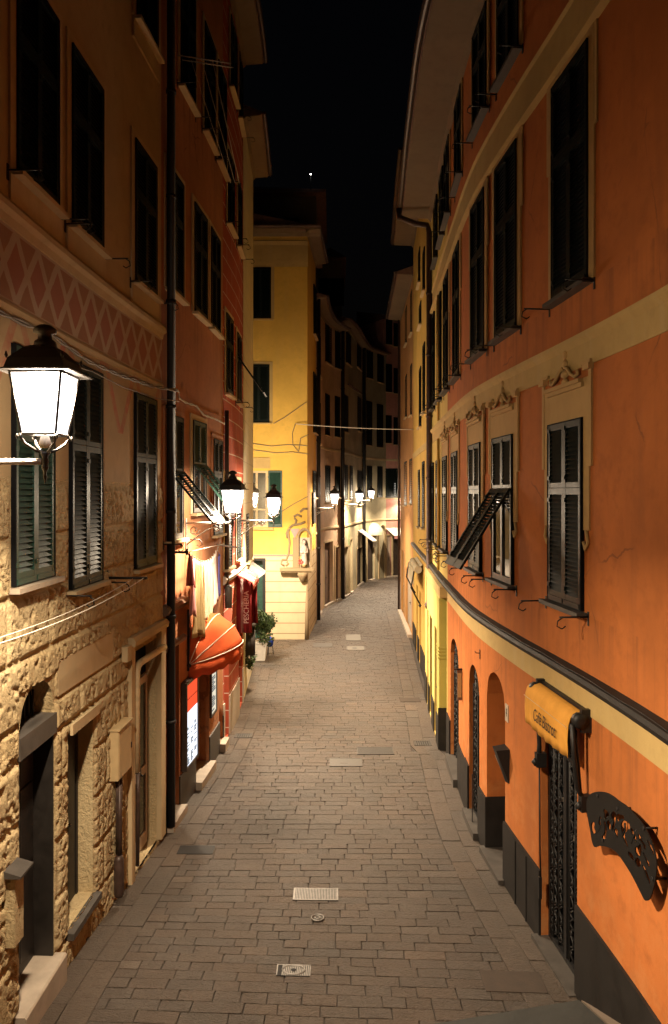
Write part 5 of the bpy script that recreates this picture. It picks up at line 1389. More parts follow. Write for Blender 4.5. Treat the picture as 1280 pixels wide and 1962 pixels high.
def pescheria():
    ya, yb = 19.7, 21.6; qa, qb = LW.sY(ya), LW.sY(yb); q = (qa + qb) / 2; L = qb - qa; M = LW.mat(q, 3.62); a = L / 2
    t = thing('shop_awning', LW.pt(q, 3.62), 'small pink red awning with dark red side curtains lettered for a fish shop', 'awning')
    mb = MB(); n = 12; rows = []
    for i in range(n + 1):
        x = -a + L * i / n; sg = .012 * math.sin(i * 1.6)
        rows.append([mb.vert(p) for p in ((x, -.02, .12), (x, -.25, .02 + sg), (x, -.46, -.10 + sg), (x, -.475, -.30 + .02 * math.sin(i * 2.1)))])
    for A, B in zip(rows, rows[1:]):
        for k in range(3): mb.face((A[k], A[k+1], B[k+1], B[k]), None, 1, True)
    c = mb.build('canopy', M_['awnpk'], t, M); c.modifiers.new('thick', 'SOLIDIFY').thickness = .006
    mb = MB()
    for k in range(2): x = -a + .35 + k * .5; mb.poly([(x, -.03, .128), (x + .16, -.03, .128), (x + .16, -.465, -.092), (x, -.465, -.092)])
    mb.build('stripe', M_['white'], c, M)
    for sg, h in ((-1, 1.42), (1, 1.5)):
        mb = MB(); x = sg * a; m = 9; rows = []
        for i in range(m + 1):
            y = -.03 - .40 * i / m; fold = .025 * math.sin(i * 2.2)
            rows.append([mb.vert((x + fold, y, .10 - .20 * i / m)), mb.vert((x + fold * .8, y * .98, -h * .5)), mb.vert((x + fold * 1.2, y * (1.04), -h))])
        for A, B in zip(rows, rows[1:]):
            for k in range(2): mb.face((A[k], A[k+1], B[k+1], B[k]), None, 1, True)
        s_ = mb.build('side_curtain', M_['awndk'], t, M); s_.modifiers.new('thick', 'SOLIDIFY').thickness = .006
        if sg < 0:
            # reads upwards, faces down the street towards the near end
            R_ = Matrix(((0, 1, 0, 0), (-1, 0, 0, 0), (0, 0, 1, 0), (0, 0, 0, 1)))   # local x -> outward
            K = M @ T((x - .034, -.30, -.74)) @ Matrix.Rotation(-PI / 2, 4, 'Z') @ Matrix.Rotation(-PI / 2, 4, 'Y')
            text('PESCHERIA', .19, 'lettering', 'inkw', s_, K, 0, .001, xs=.92)
            mb = MB(); mb.tube([(x - .034, -.16, .02), (x - .034, -.165, -h)], .006, 4); mb.tube([(x - .034, -.20, .0), (x - .034, -.205, -h)], .006, 4); mb.build('piping', M_['inkw'], s_, M)
    mb = MB(); mb.tube([(-a, -.02, .12), (a, -.02, .12)], .025, 6); mb.build('frame', M_['paleiron'], t, M)
pescheria()
def white_awning():
    q = LW.sY(24.3); M = LW.mat(q, 3.3)
    t = thing('shop_awning', LW.pt(q, 3.3), 'small white triangular awning on the cream corner house', 'awning')
    mb = MB(); a = .45
    i = [mb.vert(p) for p in ((-a, -.02, .36), (a, -.02, .36), (a, -.52, .0), (-a, -.52, .0), (-a, -.02, -.36), (a, -.02, -.36))]
    mb.face((i[0], i[1], i[2], i[3])); mb.face((i[0], i[3], i[4])); mb.face((i[1], i[2], i[5]))
    c = mb.build('canopy', M_['white'], t, M); c.modifiers.new('thick', 'SOLIDIFY').thickness = .006
    mb = MB(); mb.tube([(-a, -.52, .0), (a, -.52, .0)], .015, 5); mb.build('front_bar', M_['paleiron'], t, M)
white_awning()
def door_curtain():
    q = LW.sY(22.2); M = LW.mat(q, 2.0)
    t = thing('strand_curtain', LW.pt(q, 2.0), 'grey strand curtain gathered in a rounded bundle by the dark red side curtains', 'curtain')
    mb = MB()
    for k in range(14):
        y = -.06 - .26 * k / 13; mb.tube([(.0 + .02 * math.sin(k * 2.3), y, -.05), (.02 * math.sin(k * 1.3), y * 1.03, -.5), (.02 * math.cos(k), y, -.95)], .011, 4)
    mb.build('strands', M_['slate'], t, M)
    mb = MB(); mb.lathe([(.02, .16), (.11, .13), (.17, .05), (.18, -.05), (.15, -.07)], 12, (0, -.19, 0)); mb.build('hood', M_['steeld'], t, M)
door_curtain()

# ------------------------------------------------------------------ laundry
LA = Vector((LW.pt(LW.sY(13.3), 4.84, .36))); LBp = Vector(LW.pt(LW.sY(17.1), 4.78, .10))
def line_pt(t):
    p = LA.lerp(LBp, t); p.z -= .42 * 4 * t * (1 - t) * (.6 + .4 * t); return p
def washing():
    t = thing('clothesline', LA, 'sagging clothesline on iron arms in front of the red house', 'clothesline')
    mb = MB(); mb.tube([line_pt(k / 24) for k in range(25)], .006, 5); mb.tube([LA, LW.pt(LW.sY(17.2), 4.72, .16)], .006, 5); mb.build('line', M_['rope'], t)
    mb = MB(); mb.tube([LW.pt(LW.sY(13.3), 4.84, 0), LA + Vector((.02, 0, 0))], .022, 6); mb.lathe([(.02, -.05), (.03, 0), (.02, .06)], 7, LA); mb.build('arm', M_['iron'], t)
    mb = MB(); mb.tube([LW.pt(LW.sY(17.2), 4.70, 0), LW.pt(LW.sY(17.2), 4.64, .48)], .022, 6); mb.build('arm', M_['paleiron'], t)
    mb = MB()
    for k in range(14):
        p = line_pt(.06 + .84 * k / 13); mb.box(p.x - .008, p.x + .008, p.y - .006, p.y + .006, p.z - .05, p.z + .05)
    mb.build('peg', M_['rope'], t)
washing()
def garment(name, t0, t1, drop, mat, label, folds=3, amp=.05, flare=0, top=0.0, off=0.0, shape=None, thick=.006):
    n = 28; m = 16; mb = MB(); A = line_pt(t0); B = line_pt(t1); d = (B - A); d.z = 0; d.normalize(); nn_ = Vector((d.y, -d.x, 0))
    t = thing(name, line_pt((t0 + t1) / 2), label, 'laundry', 'laundry on the line by the red house')
    rows = []
    for j in range(m + 1):
        v = j / m; row = []
        for i in range(n + 1):
            u = i / n; p = line_pt(t0 + (t1 - t0) * u); w = 1 + flare * v
            if shape: w *= shape(v)
            c = line_pt((t0 + t1) / 2); q = Vector((c.x + (p.x - c.x) * w, c.y + (p.y - c.y) * w, 0))
            f = amp * math.sin(u * folds * 2 * PI + .8 * v + t0 * 20) * (.25 + .75 * v) + .02 * math.sin(u * folds * 5.1 + v * 3)
            q += nn_ * (f + off); q.z = p.z - top - drop * v * (1 + .04 * math.sin(u * 7 + t0 * 9)) 
            row.append(mb.vert(q))
        rows.append(row)
    for a, b in zip(rows, rows[1:]):
        for i in range(n): mb.face((a[i], a[i+1], b[i+1], b[i]), None, 1, True)
    o = mb.build('fabric', M_[mat], t); o.modifiers.new('thick', 'SOLIDIFY').thickness = thick
    return t
garment('shirt', .02, .14, .55, 'maroon', 'short dark maroon shirt at the near end of the clothesline', 2, .04, .2)
garment('towel', .10, .20, 1.05, 'pinkcl', 'long narrow pink towel hanging next to the maroon shirt', 2, .03)
garment('dress', .20, .40, 1.42, 'gold', 'long yellow patterned dress, the lowest hanging of the laundry', 4, .05, .25, shape=lambda v: .75 + .25 * min(1, abs(v - .28) * 4))
garment('sheet', .42, .68, 1.20, 'creamcl', 'wide cream sheet in the middle of the clothesline', 4, .04)
garment('cloth', .69, .86, 1.05, 'lilac', 'pale pinkish white cloth beside the cream sheet', 2, .035)
garment('apron', .88, .95, .95, 'blue', 'blue violet cloth partly behind the pale pink one', 1, .03, .3, top=.15, off=.02)

def near_lines():
    qa, qb = LW.at(206), LW.sY(5.2)
    t = thing('clothesline', LW.pt(qa, 4.72), 'two pale ropes running along the rough stone wall below the windows', 'clothesline')
    mb = MB()
    for o, dz in ((.36, 0), (.52, .015)):
        a = LW.pt(qa, 4.70 + dz, o); b = LW.pt(qb, 4.72, o - .02)
        mb.tube([a.lerp(b, k / 16) - Vector((0, 0, .10 * 4 * (k / 16) * (1 - k / 16))) for k in range(17)], .0055, 5)
    mb.build('rope', M_['rope'], t)
    mb = MB(); mb.tube([LW.pt(qa, 4.71, 0), LW.pt(qa, 4.71, .56)], .018, 6); mb.box(-.03, .03, -.02, -.001, -.12, .10, LW.mat(qa, 4.72)); mb.build('arm', M_['iron'], t)
near_lines()
def drying_rack():
    q = LW.sY(13.9)
    t = thing('drying_rack', LW.pt(q, 14.4), 'pair of pale drying rods jutting out high on the red house', 'drying rack')
    mb = MB()
    for d in (0, .22):
        a = LW.pt(LW.sY(13.9 + d), 14.05 + d * .2, .02); mb.tube([a, a + Vector((.95, .3, .02))], .012, 5)
    mb.build('rod', M_['paleiron'], t)
    mb = MB()
    for k in range(3): mb.tube([LW.pt(LW.sY(14), 14.0, .25 + .2 * k), LW.pt(LW.sY(17.6), 13.2, .25 + .1 * k)], .006, 4)
    mb.build('line', M_['rope'], t)
drying_rack()

# ------------------------------------------------------------------ cables
def cable(label, pts, r, mat='cable', twist=0):
    t = bpy.data.objects
    mb = MB(); P_ = [Vector(p) for p in pts]; out = []
    for a, b in zip(P_, P_[1:]):
        n = max(2, int((b - a).length / .12))
        for k in range(n): out.append(a + (b - a) * (k / n))
    out.append(P_[-1])
    if twist:
        for s_ in range(2): mb.tube([p + Vector((0, math.cos(i * .9 + s_ * PI) * twist, math.sin(i * .9 + s_ * PI) * twist)) for i, p in enumerate(out)], r, 5)
    else: mb.tube(out, r, 5)
    o = mb.build('cable', M_[mat]); return tag(o, label, 'cable')
def wl(px, py, off): 
    q = LW.at(px); return LW.pt(q, LW.z(px, py), off)
q0 = LW.sY(5.2)
cable('thick twisted grey cable strung along the frieze of the stone house', [LW.pt(q0, 7.55, .06), wl(1, 604, .06), wl(40, 622, .06), wl(85, 640, .07), wl(160, 692, .06), wl(220, 718, .06), wl(290, 742, .07), wl(316, 748, .22)], .016, 'cable', .018)
cable('pale twisted cable wandering over the red house wall to a hook', [wl(316, 748, .22), wl(333, 752, .10), wl(337, 763, .06), wl(350, 771, .06), wl(370, 778, .07), wl(385, 795, .06), wl(408, 803, .06), wl(424, 812, .08)], .012, 'rope', .012)
cable('thin drooping cable under the thick one on the stone house', [wl(130, 700, .05), wl(170, 712, .05), wl(230, 742, .05), wl(300, 765, .06), wl(316, 768, .2), wl(335, 770, .08)], .007, 'cable')
pa = P(566, 812, 31.2); pb = RW.pt(RW.at(795), EYE + (HY - 823) / F * RW.xy(RW.at(795)).y, .05)
cable('pale wire spanning the street from the yellow corner house to the right', [pa.lerp(pb, k / 10) - Vector((0, 0, .05 * 4 * k / 10 * (1 - k / 10))) for k in range(11)], .018, 'rope')
yf = lambda px, py, d=.04: P(px, py, 31.3 - d)
for lab, pts in (('uppermost of the loose wires crossing the yellow corner house front', [(484, 850), (520, 855), (552, 852), (590, 854)]), ('lowest loose wire crossing the yellow corner house front', [(484, 862), (530, 868), (560, 866), (592, 870)]),
                 ('wire loop dropping from the street wire down the yellow corner house', [(566, 812), (560, 830), (561, 852), (572, 866), (576, 840), (592, 832)]), ('slanting wire above the shrine on the yellow corner house', [(540, 980), (562, 966), (590, 951)]),
                 ('slanting wire under the middle window of the yellow corner house', [(524, 812), (545, 800), (588, 770)])):
    cable(lab, [yf(*p) for p in pts], .013, 'cable')

# ------------------------------------------------------------------ utility box and planters
def utility_box():
    q = (LW.at(205) + LW.at(236)) / 2; M = LW.mat(q, 1.86, .04); w = .56
    t = thing('utility_box', LW.pt(q, 1.86), 'cream metal meter box on the rough stone wall between two doorways', 'utility box')
    mb = MB(); mb.box(-w / 2, w / 2, -.10, .03, 0, .70); mb.build('box', M_['box'], t, M)
    mb = MB(); mb.box(-w / 2 + .015, w / 2 - .015, -.112, -.1005, .02, .68); mb.build('door', M_['box'], t, M)
    mb = MB(); mb.box(-w / 2 - .02, w / 2 + .02, -.13, .03, .701, .725); mb.build('lid', M_['box'], t, M)
    mb = MB(); mb.box(w / 2 - .05, w / 2 - .03, -.122, -.1125, .3, .38); mb.build('lock', M_['iron'], t, M)
    mb = MB(); mb.tube([(-.1, -.03, -.001), (-.1, -.03, -1.1)], .03, 7); mb.tube([(.08, -.02, -.001), (.08, -.02, -.5)], .02, 6); mb.build('conduit', M_['copper'], t, M)
utility_box()
def letter_box():
    q = LW.at(14); M = LW.mat(q, 1.42, .03)
    t = thing('letter_box', LW.pt(q, 1.35), 'small slate capped stone box left of the arched black doorway', 'letter box')
    mb = MB(); mb.box(-.10, .10, -.09, .02, 0, .70); mb.build('box', M_['rough'], t, M)
    mb = MB(); mb.hexa([Vector(p) for p in ((-.15, -.17, .702), (.15, -.17, .702), (.15, .02, .702), (-.15, .02, .702), (-.15, -.17, .725), (.15, -.17, .725), (.15, .02, .78), (-.15, .02, .78))]); mb.build('cap', M_['slate'], t, M)
letter_box()
def leaves(n, ctr, rad, size, seed, lobes=7):
    R = random.Random(seed); mb = MB()
    L = [(Vector((R.uniform(-.6, .6) * rad[0], R.uniform(-.6, .6) * rad[1], R.uniform(-.7, .7) * rad[2])), R.uniform(.35, .6)) for _ in range(lobes)]
    for _ in range(n):
        c, k = R.choice(L); d = Vector((R.gauss(0, 1), R.gauss(0, 1), R.gauss(0, 1))).normalized() * (R.random() ** .4)
        p = Vector(ctr) + c + Vector((d.x * rad[0] * k, d.y * rad[1] * k, d.z * rad[2] * k))
        a = Vector((R.gauss(0, 1), R.gauss(0, 1), R.gauss(0, .7))).normalized(); b = a.orthogonal().normalized(); b.rotate(Matrix.Rotation(R.uniform(0, 6.28), 3, a)); s_ = size * R.uniform(.6, 1.3)
        m = p + a * s_ * .5 + Vector((0, 0, .1 * s_))
        mb.poly([p, m + b * s_ * .3, p + a * s_, m - b * s_ * .3])
    return mb
def planters():
    c = Vector((-2.92, 26.75, g(-2.9, 26.8)))
    c = P(497, 1238, 27.4); c.z = g(c.x, c.y)
    t = thing('potted_shrub', c, 'bushy green shrub in a white square planter at the alley corner', 'plant')
    mb = MB(); a, b = .22, .29; z = .62
    bt = [(-a, -a), (a, -a), (a, a), (-a, a)]; tp = [(-b, -b), (b, -b), (b, b), (-b, b)]
    mb.hexa([Vector((c.x + x, c.y + y, c.z)) for x, y in bt] + [Vector((c.x + x, c.y + y, c.z + z)) for x, y in tp])
    mb.box(c.x - b - .02, c.x + b + .02, c.y - b - .02, c.y + b + .02, c.z + z + .001, c.z + z + .05); mb.build('planter', M_['pot'], t)
    mb = leaves(2600, (c.x + .18, c.y, c.z + 1.22), (.52, .45, .55), .10, 3, 9); mb.build('foliage', M_['leaf'], t)
    mb = MB(); R = random.Random(2)
    for k in range(6): mb.tube([(c.x, c.y, c.z + .6), (c.x + R.uniform(-.1, .3), c.y + R.uniform(-.1, .1), c.z + 1.0), (c.x + R.uniform(-.2, .5), c.y + R.uniform(-.3, .3), c.z + 1.5)], .014, 5)
    mb.build('stem', M_['bark'], t)
    q = LW.sY(22.6); c = LW.pt(q, 1.15, .18)
    t = thing('hanging_plant', c, 'leafy dark plant trailing from a low wall pot below the dark red curtain', 'plant')
    mb = leaves(520, (c.x + .02, c.y, c.z - .22), (.20, .22, .42), .075, 8, 6); mb.build('foliage', M_['leaf'], t)
    mb = MB(); mb.lathe([(.06, -.1), (.12, .10), (.13, .12)], 10, c); mb.build('pot', M_['tile'], t)
    c = P(517, 1243, 28.3); c.z = g(c.x, c.y)
    t = thing('shopping_bag', c, 'blue bag on a small black stand by the potted shrub', 'bag')
    mb = MB(); mb.lathe([(.06, .30), (.13, .36), (.15, .50), (.10, .62), (.03, .68)], 9, c); mb.build('bag', M_['bag'], t)
    mb = MB()
    for k in range(3): mb.tube([(c.x + .10 * math.cos(k * 2.1), c.y + .10 * math.sin(k * 2.1), c.z + .32), (c.x + .15 * math.cos(k * 2.1), c.y + .15 * math.sin(k * 2.1), c.z)], .015, 5)
    mb.build('stand', M_['iron'], t)
planters()

# ------------------------------------------------------------------ shrine on the corner
def shrine():
    Y = 31.3; s_ = Y / F
    t = thing('wall_shrine', P(566, 1090, Y), 'ornate stucco shrine with a white robed statue on the yellow corner', 'shrine')
    X = lambda px: (px - CX) * s_; Z = lambda py: EYE + (HY - py) * s_; y0 = Y - .001
    mb = MB(); mb.box(X(537), X(601), Y - .36, y0, Z(1093), Z(1087)); mb.box(X(541), X(597), Y - .30, y0, Z(1096), Z(1093) - .001)
    mb.lathe([(.02, -.42), (.10, -.36), (.20, -.16), (.26, -.001)], 10, (X(580), Y - .14, Z(1096))); mb.build('shelf', M_['ybase'], t)
    mb = MB(); mb.box(X(561), X(573), Y - .12, y0, Z(1087), Z(1030)); mb.box(X(594), X(598), Y - .12, y0, Z(1087), Z(1030))
    n = 10; cx = X(583.5); r0 = (X(594) - X(573)) / 2; r1 = (X(598) - X(569)) / 2; zc = Z(1030)
    for k in range(n):
        a, b = PI * k / n, PI * (k + 1) / n
        p = [(cx + r0 * math.cos(a), zc + r0 * 1.3 * math.sin(a)), (cx + r1 * math.cos(a), zc + r1 * 1.3 * math.sin(a)), (cx + r1 * math.cos(b), zc + r1 * 1.3 * math.sin(b)), (cx + r0 * math.cos(b), zc + r0 * 1.3 * math.sin(b))]
        mb.hexa([Vector((x, Y - .12, z)) for x, z in p] + [Vector((x, y0, z)) for x, z in p])
    for pts in ([(545, 1084), (539, 1080), (541, 1072), (549, 1072), (553, 1060), (555, 1040), (552, 1020), (556, 1010)], [(556, 1010), (562, 1006), (575, 1004), (585, 1000)], [(548, 1084), (553, 1080), (549, 1076)], [(551, 1031), (549, 1022), (553, 1014)], [(563, 990), (570, 986), (578, 990)], [(575, 981), (582, 975), (590, 975)], [(566, 1004), (568, 997), (564, 993)]):
        mb.tube([(X(a), Y - .012, Z(b)) for a, b in pts], .05, 7)
    mb.build('stucco_frame', M_['ybase'], t)
    mb = MB(); mb.poly([(X(556), Y - .03, Z(1013)), (X(574), Y - .03, Z(1013)), (X(565), Y - .03, Z(1032))]); mb.build('painted_field', M_['pinkcl'], t)
    mb = MB(); mb.box(X(573.2), X(593.8), Y - .018, Y - .003, Z(1087), Z(1030)); mb.build('niche_back', M_['ivory'], t)
    # statue: robed figure with veil
    c = (X(583), Y - .16, Z(1082)); mb = MB()
    mb.lathe([(.13, 0), (.15, .05), (.13, .22), (.11, .42), (.135, .60), (.14, .72), (.10, .80), (.04, .83), (.045, .86), (.075, .90), (.08, .96), (.065, 1.02), (.02, 1.05)], 14, c)
    mb.tube([(c[0] - .12, c[1], c[2] + .70), (c[0] - .13, c[1] - .05, c[2] + .52), (c[0] - .02, c[1] - .14, c[2] + .52)], [.045, .04, .028], 7); mb.tube([(c[0] + .12, c[1], c[2] + .70), (c[0] + .13, c[1] - .05, c[2] + .52), (c[0] + .02, c[1] - .14, c[2] + .54)], [.045, .04, .028], 7)
    st = mb.build('statue', M_['skin'], t)
    mb = MB(); mb.tube([(c[0] - .07, c[1] + .0, c[2] + .90), (c[0] - .06, c[1] + .02, c[2] + 1.04), (c[0], c[1] + .02, c[2] + 1.09), (c[0] + .06, c[1] + .02, c[2] + 1.04), (c[0] + .08, c[1], c[2] + .90), (c[0] + .14, c[1] + .03, c[2] + .6), (c[0] + .17, c[1] + .03, c[2] + .2)], .025, 6); mb.build('veil', M_['wood'], st)
    R = random.Random(4); mb = MB()
    for k in range(40): mb.lathe([(.004, -.03), (.035, 0), (.004, .03)], 6, (X(577) + R.uniform(-.10, .10), Y - .26 + R.uniform(-.06, .05), Z(1077) + R.uniform(-.06, .14)))
    mb.build('flower', M_['flower'], t)
    mb = MB(); mb.lathe([(.05, 0), (.09, .10), (.10, .14)], 9, (X(583), Y - .27, Z(1086.5))); mb.build('vase', M_['gold'], t)
shrine()

# ------------------------------------------------------------------ far awnings
def far_awnings():
    q = FB.at(690); M = FB.mat(q, 3.1)
    t = thing('shop_awning', FB.pt(q, 3.1), 'cream sloping awning with a grey valance over a far shop door', 'awning')
    mb = MB(); a = .85; i = [mb.vert(p) for p in ((-a, -.01, .30), (a, -.01, .30), (a, -1.0, -.42), (-a, -1.0, -.42), (a, -1.0, -.82), (-a, -1.0, -.82))]
    mb.face((i[0], i[1], i[2], i[3])); c = mb.build('canopy', M_['white'], t, M); c.modifiers.new('thick', 'SOLIDIFY').thickness = .01
    mb = MB(); mb.box(-a, a, -1.02, -1.005, -.80, -.43); mb.build('valance', M_['creamcl'], t, M)
    q = FC.at(714); M = FC.mat(q, 2.95)
    t = thing('dome_awning', FC.pt(q, 2.95), 'small pale green dome awning over the last dark door', 'awning')
    mb = MB(); n = 12; m = 6; rows = []
    for j in range(m + 1):
        el = PI / 2 * j / m; rows.append([mb.vert((.72 * math.cos(el) * math.cos(PI * k / n), -.72 * math.cos(el) * math.sin(PI * k / n) - .01, .85 * math.sin(el))) for k in range(n + 1)])
    for A, B in zip(rows, rows[1:]):
        for k in range(n): mb.face((A[k], A[k+1], B[k+1], B[k]), None, 1, False)
    c = mb.build('canopy', M_['palecl'], t, M); c.modifiers.new('thick', 'SOLIDIFY').thickness = .01
    mb = MB()
    for k in (2, 4, 6, 8, 10): mb.tube([(.725 * math.cos(PI / 2 * j / m) * math.cos(PI * k / n), -.725 * math.cos(PI / 2 * j / m) * math.sin(PI * k / n) - .01, .855 * math.sin(PI / 2 * j / m)) for j in range(m + 1)], .015, 4)
    mb.build('rib', M_['white'], c, M)
    q = FD.at(761); M = FD.mat(q, 2.9)
    t = thing('shop_awning', FD.pt(q, 2.9), 'pale pink awning at the bend, cut off by the tan house', 'awning')
    mb = MB(); mb.hexa([Vector(p) for p in ((-1.0, -.01, .4), (1.4, -.01, .4), (1.4, -1.1, -.1), (-1.0, -1.1, -.1), (-1.0, -.01, .43), (1.4, -.01, .43), (1.4, -1.1, -.07), (-1.0, -1.1, -.07))]); mb.build('canopy', M_['white'], t, M)
    mb = MB(); mb.box(-1.0, 1.4, -1.12, -1.105, -.30, -.06); mb.build('valance', M_['pinkcl'], t, M)
    q = RW.at(806); M = RW.mat(q, 3.2, .03)
    t = thing('shop_awning', RW.pt(q, 3.2), 'rolled cream awning with dark folding arms on the bright yellow house', 'awning')
    mb = MB(); a = 1.6; mb.tube([(-a, -.16, .1), (a, -.16, .1)], .13, 10); mb.box(-a, a, -.32, -.30, -.40, .05); mb.hexa([Vector(p) for p in ((-a, -.01, .25), (a, -.01, .25), (a, -.30, .06), (-a, -.30, .06), (-a, -.01, .27), (a, -.01, .27), (a, -.315, .08), (-a, -.315, .08))]); mb.build('valance', M_['creamcl'], t, M)
    mb = MB()
    for sg in (-1, 1): mb.tube([(sg * (a + .04), -.3, .05), (sg * (a + .04), -.40, -.5), (sg * (a + .04), -.08, -1.1)], .03, 6); mb.lathe([(.02, -.06), (.06, 0), (.02, .06)], 7, (sg * (a + .04), -.1, -1.1))
    mb.builds('folding_arm', M_['iron'], t, M)
far_awnings()

# ------------------------------------------------------------------ covers and slabs in the paving
def flat(name, x0, x1, y0, y1, mat, label, kind, cat='manhole cover'):
    def G(px, py):
        Y = 10.0
        for _ in range(20):
            X = (px - CX) / F * Y; Y = (EYE - g(X, Y)) * F / (py - HY)
        return (px - CX) / F * Y, Y
    a = G(x0, y1); b = G(x1, y1); c = G(x1, y0); d = G(x0, y0)
    cx = (a[0] + b[0] + c[0] + d[0]) / 4; cy = (a[1] + c[1]) / 2; w = ((b[0] - a[0]) + (c[0] - d[0])) / 2; h = c[1] - b[1]
    slope = (g(cx, cy + .3) - g(cx, cy - .3)) / .6; sx = (g(cx + .3, cy) - g(cx - .3, cy)) / .6
    M = T((cx, cy, g(cx, cy) + .010)) @ Matrix.Rotation(math.atan(slope), 4, 'X') @ Matrix.Rotation(-math.atan(sx), 4, 'Y')
    t = bpy.data.objects.new(name, None); link(t, None, M); tag(t, label, cat, 'covers and grates set in the paving'); hw, hh = w / 2, h / 2
    if kind == 'ribs':
        mb = MB(); mb.box(-hw, hw, -hh, hh, -.02, -.003); mb.build('bed', M_['slot'], t, M)
        mb = MB(); mb.box(-hw, hw, -hh, -hh + .02, -.003, .004); mb.box(-hw, hw, hh - .02, hh, -.003, .004); mb.box(-hw, -hw + .02, -hh + .02, hh - .02, -.003, .004); mb.box(hw - .02, hw, -hh + .02, hh - .02, -.003, .004)
        n = int(w / .022)
        for k in range(1, n): x = -hw + w * k / n; mb.box(x - .0065, x + .0065, -hh + .02, hh - .02, -.003, .003)
        mb.build('plate', M_[mat], t, M)
    elif kind == 'circle':
        mb = MB(); mb.box(-hw, hw, -hh, hh, -.02, -.003); mb.build('bed', M_['slot'], t, M)
        mb = MB(); r = min(hh * .86, hw * .66); n = int(w / .021)
        for k in range(n + 1):
            x = -hw + w * k / n
            if k in (1, 2): continue
            mb.box(x - .006, x + .006, -hh, hh, -.003, .003)
        mb.box(-hw, hw, hh - .012, hh, -.0025, .0035)
        mb.tube([(r * 1.35 * math.cos(2 * PI * k / 32), r * math.sin(2 * PI * k / 32), .003) for k in range(32)], .008, 5, True); mb.tube([(r * 1.2 * math.cos(2 * PI * k / 32), r * .86 * math.sin(2 * PI * k / 32), .003) for k in range(32)], .005, 5, True)
        mb.build('plate', M_[mat], t, M)
        mb = MB(); mb.lathe([(.03, 0), (.03, .006)], 10); mb.build('keyhole', M_['slot'], t, M)
    elif kind == 'round':
        r = hw; mb = MB(); mb.lathe([(r, -.02), (r, .003), (r * .86, .004), (r * .84, .0), (.001, .0)], 24); mb.build('plate', M_['steeld'], t, M)
        mb = MB(); mb.tube([(r * .95 * math.cos(2 * PI * k / 28), r * .95 * math.sin(2 * PI * k / 28), .003) for k in range(28)], .010, 5, True); mb.tube([(r * .42 * math.cos(2 * PI * k / 20), r * .42 * math.sin(2 * PI * k / 20), .003) for k in range(20)], .009, 5, True); mb.build('ring', M_[mat], t, M)
    elif kind == 'grate':
        mb = MB(); mb.box(-hw, hw, -hh, hh, -.02, -.004); mb.build('bed', M_['slot'], t, M)
        mb = MB(); mb.box(-hw, hw, hh - .03, hh, -.004, .004); mb.box(-hw, -hw + .03, -hh, hh - .03, -.004, .004); mb.box(hw - .03, hw, -hh, hh - .03, -.004, .004)
        n = max(4, int(w / .05))
        for k in range(1, n): x = -hw + w * k / n; mb.box(x - .014, x + .014, -hh, hh - .03, -.004, .002)
        mb.build('plate', M_[mat], t, M)
    else:
        mb = MB(); mb.box(-hw, hw, -hh, hh, -.02, .0); pl = mb.build('slab', M_[mat], t, M)
        if kind == 'plate':
            mb = MB(); e = .03; mb.box(-hw, hw, -hh, -hh + e, .0005, .004); mb.box(-hw, hw, hh - e, hh, .0005, .004); mb.box(-hw, -hw + e, -hh + e, hh - e, .0005, .004); mb.box(hw - e, hw, -hh + e, hh - e, .0005, .004)
            mb.box(-hw * .35, hw * .1, -hh * .3, hh * .3, .0005, .0035); mb.build('rim', M_['steeld'], t, M)
flat('manhole_cover', 531, 594, 1850, 1871, 'steel', 'bright slotted drain cover with an oval ring, nearest of the covers', 'circle')
flat('manhole_cover', 562, 648, 1703, 1726, 'steel', 'wide ribbed grey steel cover in the middle of the near paving', 'ribs')
flat('valve_cap', 596, 621, 1755, 1765, 'steel', 'small round valve cap with bright rings in the near paving', 'round', 'valve cap')
flat('manhole_cover', 632, 694, 1453, 1469, 'steeld', 'grey rectangular cover with a rim before the long ribbed grate', 'plate')
flat('manhole_cover', 684, 754, 1432, 1446, 'steeld', 'long dull ribbed grate in the middle distance', 'ribs')
flat('drain_grate', 793, 826, 1420, 1429, 'steeld', 'small drain grate beside the step of the pale yellow house', 'grate', 'drain')
flat('drain_grate', 450, 483, 1406, 1414, 'steeld', 'small drain grate by the shops on the left kerb', 'grate', 'drain')
flat('paving_slab', 342, 410, 1621, 1637, 'plinth', 'dark slab cover near the glazed door of the stone house', 'slab', 'slab')
flat('paving_slab', 925, 1040, 1862, 1902, 'brownpatch', 'brown repair slab beside the cafe door plinth', 'slab', 'slab')
flat('manhole_cover', 663, 691, 1216, 1227, 'coverpale', 'pale rectangular slab cover near the yellow corner house', 'slab')
flat('manhole_cover', 664, 699, 1238, 1246, 'coverpale', 'pale cover with a dark mark just nearer than the other pale one', 'plate')
flat('manhole_cover', 600, 637, 1232, 1240, 'steeld', 'dull cover in front of the yellow house corner', 'slab')
flat('manhole_cover', 766, 805, 1337, 1345, 'brownpatch', 'brown flat cover along the right edge of the street', 'slab')

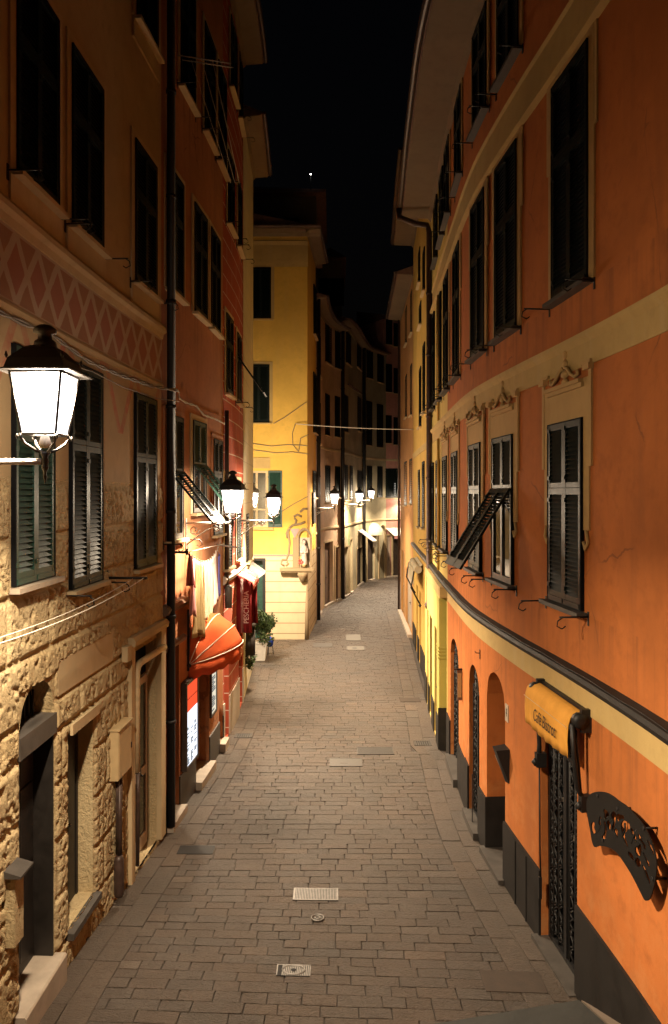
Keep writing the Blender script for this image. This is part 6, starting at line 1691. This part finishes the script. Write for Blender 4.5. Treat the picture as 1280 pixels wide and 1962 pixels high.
# ------------------------------------------------------------------ the viewer's terrace ledge
def ledge():
    t = thing('terrace_ledge', (.4, 2.3, 4.1), 'blurred grey slate ledge corner at the bottom right edge', 'ledge')
    z = 4.13
    mb = MB(); p = [(-1.9, 1.98), (.855, 2.605), (.985, 2.30), (.985, 1.6), (-1.9, 1.6)]
    b = [mb.vert((x, y, z - .05)) for x, y in p]; u = [mb.vert((x, y, z)) for x, y in p]; mb.face(list(reversed(b))); mb.face(u)
    for k in range(5): mb.face((b[k], b[(k+1) % 5], u[(k+1) % 5], u[k]))
    mb.build('coping', M_['ledge'], t)
    mb = MB(); p = [(.862, 2.60), (.885, 2.575), (1.09, 2.30), (1.09, 1.6), (.990, 1.6), (.990, 2.30)]
    b = [mb.vert((x, y, z - .05)) for x, y in p]; u = [mb.vert((x, y, z + .003)) for x, y in p]; mb.face(list(reversed(b))); mb.face(u)
    for k in range(6): mb.face((b[k], b[(k+1) % 6], u[(k+1) % 6], u[k]))
    mb.build('edge_strip', M_['ledgeb'], t)
    mb = MB(); mb.box(-1.8, .9, 1.65, 1.95, -.3, z - .051); mb.build('support_wall', M_['ledge'], t)
ledge()

# ------------------------------------------------------------------ camera, sky, render settings
cd = bpy.data.cameras.new('camera'); co = bpy.data.objects.new('camera', cd); COL.objects.link(co)
co.location = (0, 0, EYE); co.rotation_euler = (PI / 2, 0, 0)
cd.sensor_fit = 'HORIZONTAL'; cd.sensor_width = 36; cd.lens = F / 1280 * 36
cd.shift_x = 0; cd.shift_y = -(981 - HY) / 1280
cd.clip_end = 600; cd.clip_start = .05
C.camera = co
w = bpy.data.worlds.new('World'); C.world = w; w.use_nodes = True; nt = w.node_tree
bg = nt.nodes['Background']; sk = nt.nodes.new('ShaderNodeTexSky'); sk.sky_type = 'NISHITA'; sk.sun_disc = False
sk.sun_elevation = math.radians(-3); sk.sun_rotation = math.radians(120)
nt.links.new(sk.outputs[0], bg.inputs['Color']); bg.inputs['Strength'].default_value = .02
C.view_settings.view_transform = 'Standard'; C.view_settings.look = 'None'; C.view_settings.exposure = 0; C.view_settings.gamma = 1
cy = C.cycles
cy.use_denoising = True
try: cy.denoiser = 'OPENIMAGEDENOISE'; cy.denoising_input_passes = 'RGB_ALBEDO_NORMAL'
except Exception: pass
cy.max_bounces = 5; cy.diffuse_bounces = 2; cy.glossy_bounces = 3; cy.transparent_max_bounces = 8
cy.sample_clamp_indirect = 4; cy.blur_glossy = .6; cy.caustics_reflective = False; cy.caustics_refractive = False
